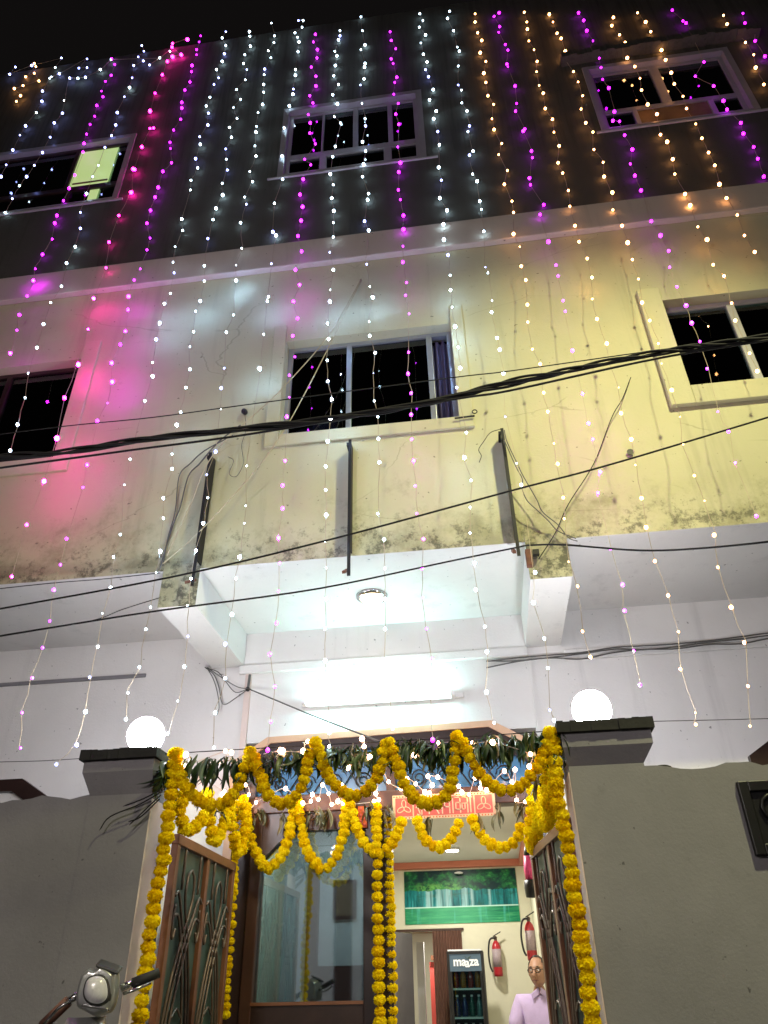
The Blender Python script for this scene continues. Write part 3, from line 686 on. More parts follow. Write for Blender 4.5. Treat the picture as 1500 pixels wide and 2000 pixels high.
surf('bottle_orange', (.28, .11, .015), .15, .1); surf('bottle_green', (.01, .10, .07), .15, .1); surf('bottle_blue', (.01, .03, .11), .15, .1); surf('bottle_clear', (.10, .22, .22), .15, .1); surf('bottle_red', (.18, .02, .015), .15, .1)
bz = [(1.174, ['bottle_red', 'bottle_orange', 'bottle_red', 'bottle_orange'], 'top shelf'), (.904, ['bottle_blue', 'bottle_blue', 'bottle_green', 'bottle_clear'], 'middle shelf'), (.639, ['bottle_clear', 'bottle_green', 'bottle_clear', 'bottle_green'], 'lower shelf')]
for z, ms, wh in bz:
    for i, mm_ in enumerate(ms):
        x = fx0+.085+i*.083; col = mm_.split('_')[1]
        pos_ = ['far left', 'left of centre', 'right of centre', 'far right'][i]
        bt = thing('bottle', f'{col} drink bottle standing {pos_} on the {wh} of the fridge', 'bottle', (x, fy0+.12, z), 'bottles in the fridge')
        MB().lathe([(.03, 0), (.033, .02), (.033, .12), (.014, .165), (.012, .185)], (x, fy0+.12, z+.001), 10).build('body', mm_, bt, True)
        MB().lathe([(.015, .186), (.015, .205)], (x, fy0+.12, z), 8).build('cap', 'white_plastic', bt)

def extinguisher(x, y, z, label, n=(0, -1)):
    t = thing('fire_extinguisher', label, 'fire extinguisher', (x, y, z), 'fire extinguishers')
    MB().lathe([(.02, -.19), (.052, -.185), (.055, -.16), (.055, .12), (.042, .16), (.02, .19)], (x, y, z), 16).build('cylinder', 'ext_red', t, True)
    MB().lathe([(.0562, -.09), (.0562, .10)], (x, y, z), 16).build('paper_label', 'ext_label', t, True)
    MB().lathe([(.018, .19), (.022, .225), (.012, .24)], (x, y, z), 10).build('valve', 'iron', t)
    MB().obox((x+.02, y-.01, z+.26), (.05, 0, .025), (0, .008, 0), (0, 0, .006)).build('handle', 'steel_black', t)
    MB().tube(spline([(x, y-.02, z+.22), (x-.07, y-.03, z+.20), (x-.10, y-.03, z+.06), (x-.09, y-.03, z-.08), (x-.065, y-.04, z-.14)], 6), .011, 6).build('hose', 'black_plastic', t, True)
    MB().box(x-.02, x+.02, y+.05, y+.1, z+.12, z+.16).build('bracket', 'steel_black', t)
pe = at(971, 1872, YB-.1); extinguisher(pe.x, YB-.1, pe.z, 'red fire extinguisher with pale label hanging on the cream back wall beside the fridge')
pe = at(1040, 1838, 9.6); extinguisher(min(pe.x, RX1-.1), 9.6, pe.z, 'red fire extinguisher above the seated man at the right wall')
hb = thing('hanging_bundle', 'pink wrapped bundle with black ends hanging from a white rod by the right gate leaf', 'bundle', tuple(at(1030, 1640, 6.5)))
def px3(l): return [at(*q) for q in l]
MB().tube(px3([(1029, 1615, 6.5), (1030, 1655, 6.5)]), .02, 10).build('rod', 'white_plastic', hb, True)
MB().tube(px3([(1030, 1655, 6.5), (1031, 1672, 6.5)]), [.026, .032], 10).build('cap', 'black_plastic', hb, True)
MB().tube(px3([(1031, 1672, 6.5), (1033, 1700, 6.5), (1035, 1719, 6.5)]), [.034, .038, .034], 10).build('wrap', 'pink_cloth', hb, True)
MB().tube(px3([(1035, 1719, 6.5), (1037, 1735, 6.5), (1038, 1753, 6.5)]), [.045, .05, .04], 10).build('end', 'black_plastic', hb, True)

# ------------------------------------------------------------------ gate leaves
def gate_leaf(hx, hy, ex, ey, z0, z1, label, side):
    t = thing('gate_leaf', label, 'gate leaf', (hx, hy, z0), 'gate leaves')
    U = Vector((ex-hx, ey-hy, 0)); Wd = U.length; U.normalize(); Nn = Vector((-U.y, U.x, 0))*side
    def P3(u, v, n=0): return Vector((hx, hy, z0))+U*u+Vector((0, 0, v))+Nn*n
    def bar(u0, u1, v0, v1, nm, d=.02):
        MB().obox(P3((u0+u1)/2, (v0+v1)/2), U*(u1-u0)/2, Vector((0, 0, (v1-v0)/2)), Nn*d).build(nm, 'wood_frame', t, bevel=.004)
    Hh = z1-z0; fw = .055
    bar(0, fw, 0, Hh-fw, 'stile'); bar(Wd-fw, Wd, 0, Hh-fw, 'stile'); bar(Wd/2-fw/2, Wd/2+fw/2, fw, Hh-fw, 'mullion', .018)
    bar(0, Wd, Hh-fw, Hh, 'top_rail', .024); bar(fw, Wd-fw, 0, fw, 'bottom_rail', .018)
    for p in range(2):
        u0 = fw+(Wd/2-fw/2)*p+.002; u1 = u0+Wd/2-1.5*fw-.004
        MB().obox(P3((u0+u1)/2, Hh/2, -.008), U*(u1-u0)/2, Vector((0, 0, Hh/2-fw-.002)), Nn*.002).build('backing_sheet', 'sheet_green', t)
        wd = u1-u0; cu0 = (u0+u1)/2
        def crv(l, r=.0085):
            MB().tube(spline([P3(cu0+a*wd/2, Hh-fw-b, .012) for a, b in l], 6), r, 5).build('scroll_bar', 'iron', t, True)
        for s_ in (-1, 1):
            crv([(s_*.55, .0), (s_*.55, .22)])
            # tall loop, crossing ribbons and the large teardrop
            crv([(0, .10), (s_*.2, .14), (s_*.26, .24), (s_*.1, .34), (-s_*.2, .46), (-s_*.6, .68), (-s_*.84, .92), (-s_*.78, 1.10), (-s_*.45, 1.2), (-s_*.12, 1.05), (-s_*.1, .92)])
            crv([(s_*.92, .26), (s_*.7, .24), (s_*.3, .38), (-s_*.1, .52), (-s_*.45, .72), (-s_*.68, .94), (-s_*.6, 1.08), (-s_*.4, 1.1), (-s_*.3, .98), (-s_*.42, .93)])
            crv([(s_*.9, .36), (s_*.55, .36), (s_*.15, .52), (-s_*.2, .72), (-s_*.4, .9), (-s_*.32, 1.0)])
            crv([(s_*.82, .30), (s_*.92, .40), (s_*.8, .47), (s_*.7, .42)])
            crv([(0, 1.12), (s_*.15, 1.22), (s_*.55, 1.32), (s_*.95, 1.38)])
            for q in range(6):
                v0_ = 1.28+q*.105
                if v0_+.32 < Hh-2*fw: crv([(-s_*.97, v0_), (0, v0_+.16), (s_*.97, v0_+.32)], .007)
        crv([(-.3, .84), (0, .80), (.3, .84)], .007)
gate_leaf(-1.80, 4.42, -1.83, 5.62, .12, 1.945, 'left brown gate leaf with scrolled ironwork swung inward', -1)
gate_leaf(.455, 4.42, .30, 5.60, .12, 1.945, 'right brown gate leaf with scrolled ironwork seen edge on', 1)
vp = thing('drain_pipe', 'thin white plastic pipe standing beside the right gate jamb', 'pipe', (.44, 4.53, 0))
MB().tube([(.452, 4.545, 0), (.452, 4.545, 1.98)], .014, 8).build('pipe', 'pvc', vp, True)

# ------------------------------------------------------------------ steel brackets on the facade
def bracket(top, bot, label):
    a, b = at(*top, YF-.11), at(*bot, YF-.11)
    t = thing('steel_bracket', label, 'bracket', (a.x, YF, b.z), 'steel brackets on the facade')
    MB().box(a.x-.005, a.x+.005, a.y-.0, YF-.002, ZS+.02, a.z).build('upright', 'steel_black', t)
    MB().box(a.x-.012, a.x+.012, a.y-.012, a.y-.001, b.z, a.z).build('front_bar', 'steel_black', t)
    MB().obox(((a.x-.03), YF-.08, b.z+.06), (.012, 0, 0), (0, .075, .05), (0, -.006, .008)).build('strut', 'rust', t)
    MB().box(a.x-.03, a.x-.012, a.y, YF-.001, a.z-.05, a.z-.02).build('arm', 'steel_black', t)
    return t
bracket((412, 885), (372, 1145), 'black steel bracket at the left above the dangling cords')
bracket((684, 860), (683, 1125), 'black steel bracket below the middle window, hooked at its lower end')
bracket((980, 838), (1030, 1085), 'black steel bracket at the right with loose wires at its top')
sw = thing('junction_box', 'small rusty switch fixed to the foot of the right bracket', 'switch box', tuple(at(1034, 1092, YF-.1)))
p = at(1034, 1090, YF-.08); MB().box(p.x-.025, p.x+.02, p.y-.03, p.y+.02, p.z-.07, p.z+.06).build('case', 'rust', sw, bevel=.004)
p = at(1043, 1080, YF-.05); MB().box(p.x-.01, p.x+.035, p.y-.02, p.y+.02, p.z-.02, p.z+.02).build('clip', 'steel_black', sw)
rod = thing('wall_hook', 'thin black rod with ring end by the middle window corner', 'hook', tuple(at(905, 814, YF-.06)))
MB().tube(px3([(888, 817, YF-.05), (927, 812, YF-.05)]), .008, 6).build('rod', 'steel_black', rod)
p = at(927, 804, YF-.05); MB().tube([(p.x+.02*math.cos(i*.63), p.y, p.z+.02*math.sin(i*.63)) for i in range(11)], .005, 5).build('ring', 'steel_black', rod)
hl = MB().lathe([(.028, -.012), (.02, .0)], at(1231, 884, YF-.01), 10, (0, 1, 0)).build('pipe_stub', 'steel_black', None, loc=tuple(at(1231, 884, YF)))
tag(hl, 'short dark pipe stub in the cream wall under the right window', 'pipe')

# ------------------------------------------------------------------ tube light and ceiling light
a, b = at(588, 1374, YW-.05), at(905, 1356, YW-.05); zz = (a.z+b.z)/2
tl = thing('tube_light', 'long lit fluorescent tube on the white wall above the entrance', 'tube light', ((a.x+b.x)/2, YW, zz))
MB().box(a.x, b.x, YW-.04, YW-.001, zz-.02, zz+.02).build('fitting', 'white_plastic', tl, bevel=.004)
MB().box(a.x+.05, b.x-.10, YW-.06, YW-.0405, zz-.032, zz+.026).build('glow_shield', 'white_plastic', tl, bevel=.004)  # plate added to shield the wall from the tube's glow
for q in (a.x+.02, b.x-.10): MB().box(q, q+.03, YW-.118, YW-.035, zz-.022, zz+.015).build('holder', 'white_plastic', tl)
MB().tube([(a.x+.06, YW-.10, zz-.005), (b.x-.11, YW-.10, zz-.005)], .0155, 12).build('tube', 'tube_light', tl, True)
c = at_z(726, 1163, ZS)
cl = thing('ceiling_light', 'round lit ceiling light with metal ring under the overhang', 'ceiling light', tuple(c))
MB().lathe([(.085, -.03), (.125, -.022), (.13, -.003)], c, 28).build('ring', 'chrome', cl, True)
MB().lathe([(.0, -.075), (.05, -.065), (.085, -.042), (.095, -.031)], c, 28).build('dome', 'dome_light', cl, True)

# ------------------------------------------------------------------ cables
def run_on(P, pts):                  # carry a cable on past the edge of the view, towards its poles
    if pts[0][0] <= -30: P = [P[0]+(P[0]-P[1]).normalized()*5]+P
    if pts[-1][0] >= 1550: P = P+[P[-1]+(P[-1]-P[-2]).normalized()*5]
    return P
def cable(label, pts, r, mat='cable_black', name='cable', n=6, kind_cat='cable', group='overhead and wall cables'):
    P = [at(*q) for q in pts]
    o = MB().tube(run_on(spline(P, n), pts), r, 6).build(name, mat, None, True, loc=tuple(P[0]))
    return tag(o, label, kind_cat, group)
tw = thing('twisted_cable', 'thick twisted black cable bundle slung across the street before the middle windows', 'cable', tuple(at(750, 797, 3.2)), 'overhead and wall cables')
tpx = ((-60, 897), (110, 885), (300, 858), (520, 833), (700, 808), (870, 778), (1000, 747), (1140, 718), (1290, 690), (1400, 672), (1560, 645))
base = spline([at(x, y, 3.2) for x, y in tpx], 26)
for k in range(4):
    pts = []
    for i, q in enumerate(base):
        a_ = i*.13+k*2*math.pi/4+.5*math.sin(i*.05+k); rr = .013+.007*math.sin(i*.09+k*2)
        pts.append(q+Vector((0, math.cos(a_)*rr, math.sin(a_)*rr)))
    pts = [pts[0]+(base[0]-base[4]).normalized()*5]+pts+[pts[-1]+(base[-1]-base[-5]).normalized()*5]
    MB().tube(pts, .0085, 6).build('strand', 'cable_black', tw, True)
cable('black overhead cable running just below the twisted bundle', [(-60, 922, 3.2), (250, 880, 3.2), (500, 846, 3.2), (880, 781, 3.2), (1000, 762, 3.2), (1290, 699, 3.2), (1560, 655, 3.2)], .007)
cable('thin overhead wire running just above the twisted bundle', [(-60, 856, 3.3), (130, 832, 3.3), (300, 815, 3.3), (500, 788, 3.3), (880, 738, 3.3), (1000, 724, 3.3), (1290, 683, 3.3), (1560, 648, 3.3)], .0035)
cable('black cable rising from lower left past the middle bracket to the right edge', [(-60, 1200, 3.4), (330, 1128, 3.4), (640, 1055, 3.4), (1000, 958, 3.4), (1200, 905, 3.4), (1560, 797, 3.4)], .006)
cable('black cable from the left edge under the ceiling light up to the right bracket', [(-60, 1252, 3.6), (180, 1213, 3.7), (330, 1190, 3.8), (620, 1150, 4.1), (870, 1098, 4.35), (1030, 1065, 4.5)], .0065)
cable('black cable sagging from the right bracket to the right edge', [(1030, 1065, 4.5), (1100, 1064, 4.4), (1250, 1075, 4.2), (1380, 1070, 4.0), (1560, 1052, 3.7)], .007)
cable('thin wire looping from the lower left cable to the left beam', [(60, 1232, 4.4), (180, 1212, 4.45), (240, 1190, 4.55), (310, 1168, 4.68)], .004)
cable('thin black wire along the facade edge left of the beam', [(-40, 1154, 4.69), (100, 1139, 4.69), (200, 1131, 4.69), (313, 1119, 4.69)], .004)
cable('thin dark wire hanging diagonally below the right window', [(1232, 737, 4.69), (1215, 780, 4.66), (1195, 815, 4.66), (1160, 905, 4.66), (1110, 985, 4.66), (1085, 1040, 4.66), (1052, 1092, 4.67)], .0035)
cable('loose brown wire from the right bracket sweeping down right', [(985, 840, 4.56), (990, 862, 4.56), (1010, 905, 4.58), (1022, 930, 4.6), (1048, 975, 4.62), (1060, 1000, 4.63), (1090, 1025, 4.65), (1110, 1050, 4.66), (1128, 1057, 4.67)], .004, 'cable_grey')
cable('second loose wire from the right bracket drooping below the first', [(985, 860, 4.56), (1008, 912, 4.57), (1020, 935, 4.58), (1020, 955, 4.59), (1030, 978, 4.61), (1050, 997, 4.63), (1072, 1018, 4.65), (1090, 1037, 4.66), (1125, 1052, 4.68)], .004, 'cable_grey')
cable('curled wire end hanging left of the right bracket top', [(978, 838, 4.56), (958, 845, 4.56), (945, 862, 4.57), (935, 878, 4.58), (940, 890, 4.58), (936, 903, 4.58)], .003, 'cable_black')
cable('pale cord from the wall above the middle window to the left bracket', [(705, 545, 4.70), (672, 605, 4.6), (633, 667, 4.5), (540, 770, 4.45), (420, 883, 4.5), (370, 990, 4.58), (326, 1085, 4.68)], .0045, 'cable_tan', 'cord')
cable('second pale cord crossing the middle window to the left beam', [(706, 547, 4.70), (675, 608, 4.58), (645, 672, 4.46), (573, 810, 4.4), (530, 877, 4.42), (489, 930, 4.48), (390, 1038, 4.6), (317, 1102, 4.69)], .0045, 'cable_tan', 'cord')
cable('bunched dark wires running down beside the left bracket', [(470, 830, 4.66), (428, 862, 4.66), (390, 905, 4.67), (368, 930, 4.67), (352, 990, 4.67), (340, 1020, 4.68), (325, 1065, 4.69), (313, 1108, 4.69)], .006, 'cable_grey')
cable('dark wire curving left of the left bracket shadow', [(455, 850, 4.66), (400, 880, 4.66), (372, 905, 4.67), (350, 930, 4.67), (342, 1000, 4.68), (328, 1050, 4.69), (318, 1105, 4.69)], .005, 'cable_grey')
cable('thin tangled wire on the wall right of the left bracket', [(478, 806, 4.7), (480, 840, 4.7), (472, 870, 4.69), (475, 905, 4.69), (462, 930, 4.69), (448, 925, 4.69), (456, 900, 4.69), (445, 892, 4.69)], .0025, 'cable_grey')
ins = thing('insulator', 'small black wire holder on the wall left of the middle window', 'insulator', tuple(at(479, 808, YF)))
MB().lathe([(.02, -.05), (.028, -.03), (.014, 0)], at(479, 808, YF), 10, (0, 1, 0)).build('knob', 'black_plastic', ins, True)
MB().ball(at(479, 805, YF-.05), .022, 8).build('clamp', 'steel_black', ins, True)
cable('cable from the wall clamp down to the toran wire over the entrance', [(485, 1345, YW-.06), (600, 1393, 5.2), (690, 1428, 4.6), (748, 1451, 4.25)], .0055, 'cable_grey')
for i, (lab, dy, am) in enumerate((('upper cable of the grey bundle along the right wall', -3, 3), ('middle cable of the grey bundle along the right wall', 2, 5), ('lower cable of the grey bundle along the right wall', 8, 4))):
    random.seed(20+i)
    cable(lab, [(x, 1292-(x-955)*.093+dy+random.uniform(-am, am), YW-.05-.012*i) for x in range(950, 1571, 62)], .006, 'cable_grey')
for i, (lab, l) in enumerate((('tangled wire drooping deepest below the left beam end', [(400, 1303), (418, 1318), (428, 1345), (432, 1368), (440, 1376), (462, 1362), (483, 1347)]),
      ('tangled wire sagging below the left beam to the clamp', [(402, 1305), (425, 1312), (440, 1330), (460, 1352), (483, 1346)]),
      ('short straight wire from the left beam end to the clamp', [(405, 1304), (440, 1328), (465, 1342), (484, 1345)]),
      ('tangled wire hanging straight down below the left beam', [(404, 1304), (416, 1325), (424, 1350), (428, 1380), (424, 1395)]))):
    cable(lab, [(x, y, YW-.05-.01*i) for x, y in l], .004, 'cable_grey')
cl2 = thing('wire_clamp', 'dark wire clamp on the white wall where thin wires meet', 'clamp', tuple(at(484, 1346, YW)))
MB().ball(at(484, 1346, YW-.05), .022, 8).build('knot', 'black_plastic', cl2, True)
MB().tube(px3([(484, 1346, YW-.05), (488, 1318, YW-.03)]), .012, 6).build('stem', 'cable_grey', cl2)
cable('thin wire strung from the left edge to the left gate pillar', [(-40, 1489, YG+.05), (80, 1486, YG+.05), (165, 1481, YG+.05)], .0025, 'cable_grey')
cable('thin wire strung from the right gate pillar to the right edge', [(1265, 1409, YG+.05), (1400, 1406, YG+.05), (1560, 1402, YG+.05)], .0025, 'cable_grey')
cable('taut dark wire between the gate pillars carrying leaves and flowers', [(320, 1474, YG+.05), (345, 1471, YG+.05), (622, 1455, YG+.05), (897, 1440, YG+.05), (1085, 1427, YG+.05)], .003, 'cable_black')

# ------------------------------------------------------------------ light strings down the facade
S = []
def st(col, label, txt): S.append((col, label, [tuple(map(int, q.split(','))) for q in txt.split()]))
st('W', 'white light string at the left edge ending by the upper left window', '100,150 83,178 82,198 71,220 50,246 39,264 25,293 12,322 2,345')
st('W', 'white light string falling across the dark half of the upper left window', '136,152 125,196 122,221 106,240 98,268 83,298 67,323 52,345 38,363 24,388 10,415')
st('P', 'magenta light string passing the lit pane of the upper left window', '218,115 224,126 217,147 206,159 198,178 201,189 189,206 185,227 176,243 169,262 164,280 162,297 146,342 135,368 124,392 111,421 107,436 102,467 83,497 69,525 65,548 53,578 38,615 33,645 20,690')
st('W', 'white light string over the right part of the upper left window', '277,89 281,100 270,111 280,119 261,128 258,152 253,171 243,189 229,220 226,244 218,265 205,288 192,323 181,345 169,378 157,415 157,446 147,482 130,514 120,559 99,591 85,633 72,679 55,729 49,777 34,829 20,880')
st('R', 'bright pink light string right of the upper left window', '366,77 337,85 336,92 354,107 337,111 327,120 317,146 303,182 293,217 300,250 293,251 277,287 263,331 260,330 257,375 256,376 232,421 213,473 207,523 183,583 172,643 153,712 126,777 111,856 86,940 52,1025 23,1126')
st('P', 'magenta light string right of the pink one, reaching the globe height', '392,70 389,82 384,97 384,107 375,128 374,140 371,160 361,176 355,200 355,211 353,233 339,254 332,278 333,290 335,318 318,335 309,366 303,385 294,411 287,436 293,465 287,488 274,525 262,547 251,579 250,605 245,647 235,673 218,709 219,746 210,787 190,822 170,908 162,952 130,1052 118,1103 105,1152 97,1213 83,1265 63,1324 43,1392 40,1461')
st('W', 'white light string ending in a loop left of the left gate pillar', '441,62 434,74 441,89 438,105 434,120 423,136 427,152 418,165 410,190 403,207 407,221 406,244 390,267 391,282 382,310 386,328 373,352 372,371 355,428 357,450 342,482 338,512 340,533 333,573 321,593 312,631 305,663 298,708 298,735 283,783 254,897 243,947 235,1044 222,1088 216,1148 200,1198 191,1263 175,1323 167,1390 150,1455 110,1493')
st('W', 'white light string running down to the left globe lamp', '487,62 488,71 489,90 478,107 476,124 482,136 479,156 462,175 470,194 456,210 463,231 448,249 452,268 441,291 442,311 444,332 434,358 435,381 422,407 416,429 406,466 399,519 399,549 391,588 382,608 378,648 371,677 371,721 363,757 353,805 345,830 336,887 336,916 319,973 319,1012 313,1077 305,1118 294,1186 285,1229 272,1303 250,1353 246,1405')
st('W', 'white light string dropping beside the left bracket to the left pillar', '530,45 536,70 535,83 524,99 529,113 517,135 516,146 515,165 515,180 513,204 504,220 501,247 500,258 498,285 500,305 488,335 493,355 478,385 481,399 470,435 472,485 461,518 461,548 456,615 442,649 438,719 432,758 431,799 421,882 404,927 406,972 397,1022 383,1075 373,1130 366,1184 367,1243 360,1302 347,1369 327,1433')
st('W', 'white light string falling past the left side of both middle windows', '583,40 592,40 590,53 576,64 581,73 584,82 582,101 577,136 577,147 573,174 572,184 565,207 555,250 551,305 552,350 536,397 533,453 539,460 530,515 524,580 522,588 515,653 507,720 482,910 480,988 477,1022 468,1088 461,1130 453,1200 440,1258 440,1325 420,1392 418,1460')
st('P', 'magenta light string over the left pane of both middle windows', '616,67 612,82 620,97 619,113 608,131 617,149 617,168 605,187 611,201 602,224 606,240 605,260 616,281 595,311 607,322 592,350 586,380 591,404 588,431 582,461 589,491 577,527 585,556 573,589 581,622 572,656 576,697 565,733 565,776 560,814 557,900 552,948 552,993 544,1051 546,1100 544,1155 540,1217 527,1278 537,1341 529,1410 523,1465')
st('W', 'white light string down the centre of both middle windows', '664,60 664,70 661,78 654,100 658,109 655,128 652,148 661,165 650,185 659,203 653,228 665,240 655,286 650,306 645,340 651,361 648,387 652,412 651,435 651,463 644,493 651,527 645,566 644,589 640,632 642,662 639,704 640,745 648,780 645,819 640,862 636,911 636,957 637,1006 635,1058 637,1109 637,1170 635,1228 635,1290 640,1357 643,1430 643,1458')
st('W', 'white light string just right of the centre of the middle windows', '705,33 708,60 713,88 705,97 713,124 712,131 711,154 704,166 707,202 713,232 714,246 708,277 714,295 710,321 708,345 720,378 718,390 712,432 720,450 716,516 722,560 728,581 721,628 722,656 733,689 729,729 731,783 738,814 739,857 741,903 738,1003 750,1054 752,1110 752,1170 752,1228 749,1289 760,1355 767,1424')
st('P', 'magenta light string over the right pane of both middle windows', '762,62 764,79 773,95 764,115 768,124 775,151 771,161 769,184 778,202 773,223 779,243 777,287 782,318 779,336 778,371 782,390 788,421 788,448 787,481 787,512 794,552 792,577 799,613 798,688 797,730 803,768 803,810 804,858 808,900 811,949 814,1003 827,1053 824,1110 826,1167 833,1228 844,1287 840,1340 842,1395 845,1445')
st('W', 'white light string along the right edge of both middle windows', '820,27 826,40 819,53 831,68 822,84 827,106 834,121 831,136 837,150 846,175 839,195 852,217 847,232 855,257 858,283 857,327 862,352 859,387 873,411 866,438 867,468 875,498 879,538 880,567 883,600 889,638 895,678 899,719 892,757 911,845 907,894 920,938 918,991 918,1041 927,1100 929,1152 947,1224 951,1273 950,1352 965,1412')
st('W', 'white light string dropping to the right bracket, nearest the warm ones', '878,22 874,36 886,60 893,92 897,100 895,129 895,166 901,176 902,201 912,217 917,246 914,257 924,295 917,303 923,340 932,354 937,393 940,409 945,452 948,522 953,533 961,587 960,610 971,660 976,683 983,729 987,814 1009,905 1018,947 1045,1118 1042,1177 1063,1247 1070,1305 1074,1387 1082,1407')
st('O', 'warm light string nearest the white ones, reaching the right beam', '928,27 928,43 933,64 941,79 938,103 949,120 945,143 949,161 953,187 964,204 961,232 965,253 980,280 974,302 991,333 985,360 1000,393 1003,415 1003,457 1015,482 1018,520 1027,547 1030,595 1031,629 1040,682 1055,711 1062,767 1070,804 1082,866 1089,906 1100,972 1102,1013 1111,1097 1128,1145 1138,1233 1153,1283')
st('P', 'magenta light string between the two leftmost warm strings', '975,25 965,32 976,52 974,63 987,87 992,98 990,125 992,130 1006,168 1009,202 1007,217 1025,252 1022,256 1038,295 1040,308 1034,348 1036,361 1062,400 1055,419 1071,472 1086,518 1090,539 1100,587 1104,608 1118,685 1138,769 1149,827 1158,858 1172,922 1168,963 1192,1072 1216,1142 1220,1193 1238,1271 1250,1338')
st('O', 'warm light string left of the upper right window', '1024,24 1029,43 1030,57 1033,80 1043,97 1049,120 1048,140 1053,167 1061,182 1065,212 1079,233 1082,258 1092,285 1090,318 1099,338 1110,372 1113,403 1123,441 1131,472 1147,505 1156,542 1157,584 1166,623 1185,671 1191,709 1208,757 1213,807 1233,858 1241,908 1253,973 1262,1030 1279,1096 1305,1163 1325,1234 1329,1307 1358,1392 1359,1415')
st('O', 'warm light string touching the left edge of the upper right window', '1073,28 1080,43 1088,65 1096,75 1104,100 1099,108 1120,140 1129,160 1138,187 1135,213 1144,240 1158,258 1160,292 1178,317 1180,345 1196,376 1197,410 1215,441 1226,474 1235,507 1247,545 1254,591 1269,626 1286,671 1292,710 1312,762 1328,814 1334,867 1356,929 1376,978 1395,1045 1402,1108 1428,1186 1454,1255 1461,1340 1465,1418')
st('P', 'magenta light string over the left pane of the right windows', '1130,25 1140,40 1146,60 1158,80 1153,104 1170,113 1174,132 1177,155 1189,172 1200,218 1197,236 1210,237 1220,264 1235,292 1231,320 1240,343 1252,372 1272,432 1290,460 1306,490 1308,522 1322,560 1340,597 1351,631 1367,667 1381,720 1402,804 1423,843 1436,904 1477,1008')
st('O', 'warm light string over the middle of the upper right window', '1198,34 1195,50 1210,68 1221,83 1225,113 1240,130 1250,153 1253,176 1265,204 1283,223 1290,263 1303,277 1314,311 1318,340 1338,379 1348,401 1363,443 1381,468 1393,517 1414,539 1429,592 1436,626 1464,690 1479,725')
st('O', 'warm light string over the right pane of the upper right window', '1245,25 1261,43 1271,62 1281,81 1292,98 1300,117 1311,142 1317,164 1334,188 1341,212 1359,242 1371,270 1384,298 1396,323 1405,360 1419,387 1440,420 1454,460 1474,492')
st('P', 'magenta light string crossing the far right of the upper right window', '1313,20 1334,41 1340,45 1355,72 1357,82 1375,121 1358,149 1394,168 1413,197 1420,214 1447,240 1452,261 1472,287 1480,310 1492,345')
st('O', 'warm light string at the top right corner, outermost', '1413,30 1420,47 1443,66 1456,83 1472,107 1476,132 1492,165')
st('P', 'short magenta light string in the top right corner', '1451,26 1455,45 1475,60 1475,80 1494,110')
st('O', 'short clumped warm light string in the top left corner', '67,124 70,130 50,150 67,143 76,158 45,167 28,173 40,187 32,198')
st('W', 'white lights tangled along the roof edge above the upper left window', '30,131 19,145 62,128 120,113 108,132 116,144 97,153 170,115 154,133 170,132 152,153 136,153 167,151 196,136 217,116 312,113 292,127 332,100')
emit('led_white_strong', (.34, .56, 1.0), 230); emit('led_magenta_strong', (.74, .004, 1.0), 115); emit('led_warm_strong', (1.0, .40, .14), 75); emit('led_pink_strong', (1.0, .006, .50), 185)
LED = {}
for k_, mt_ in (('W', 'led_white'), ('B', 'led_blue'), ('P', 'led_magenta'), ('R', 'led_pink'), ('O', 'led_warm'), ('F', 'led_fairy'), ('WX', 'led_white_strong'), ('PX', 'led_magenta_strong'), ('OX', 'led_warm_strong'), ('RX', 'led_pink_strong')):
    LED[k_] = MB().ball((0, 0, 0), 1, 8, (1, 1, 1.15)).mesh('bulb', mt_, True)
def ystr(x, y):
    if at(x, y, YF-.045).z > ZL1+.04: return YF-.05
    return YF-.105-max(0, y-400)/(1480-400)*.46
random.seed(11)
COLN = {'W': 'white', 'P': 'magenta', 'R': 'pink', 'O': 'warm'}
for col, label, pts in S:
    P = [at(x, y, ystr(x, y)+random.uniform(-.018, .018)) for x, y in pts]
    t = thing('light_string', label, 'light string', tuple(P[0]), 'light strings hanging down the facade')
    W_ = []
    for i, q in enumerate(P):
        W_.append(q+Vector((random.uniform(-.010, .010), random.uniform(-.01, .01), .012)))
        if i+1 < len(P): W_.append((q+P[i+1])/2+Vector((random.uniform(-.004, .004), random.uniform(-.006, .006), 0)))
    MB().tube(W_, .0021, 4, False).build('wire', 'wire_thin', t)
    for i, q in enumerate(P):
        up_ = pts[i][1] < 480
        r = {'W': .0145, 'P': .016, 'R': .020, 'O': .016}[col]*random.uniform(.6, 1.15)*(1.0 if up_ else .86 if pts[i][1] < 900 else .72)
        if not up_ and random.random() < .25: r *= .6
        kk = 'B' if col == 'W' and (pts[i][0] < 330 and pts[i][1] < 350 and random.random() < .7 or random.random() < .18) else col
        if 535 < pts[i][1] < 1120 and random.random() < {'W': .34 if pts[i][0] < 900 else .12, 'P': .40 if pts[i][0] < 700 else .2, 'O': .34 if pts[i][1] < 600 else 0, 'R': .8}[col]: kk = col+'X'
        inst('bulb', LED[kk], t, q, None, r)
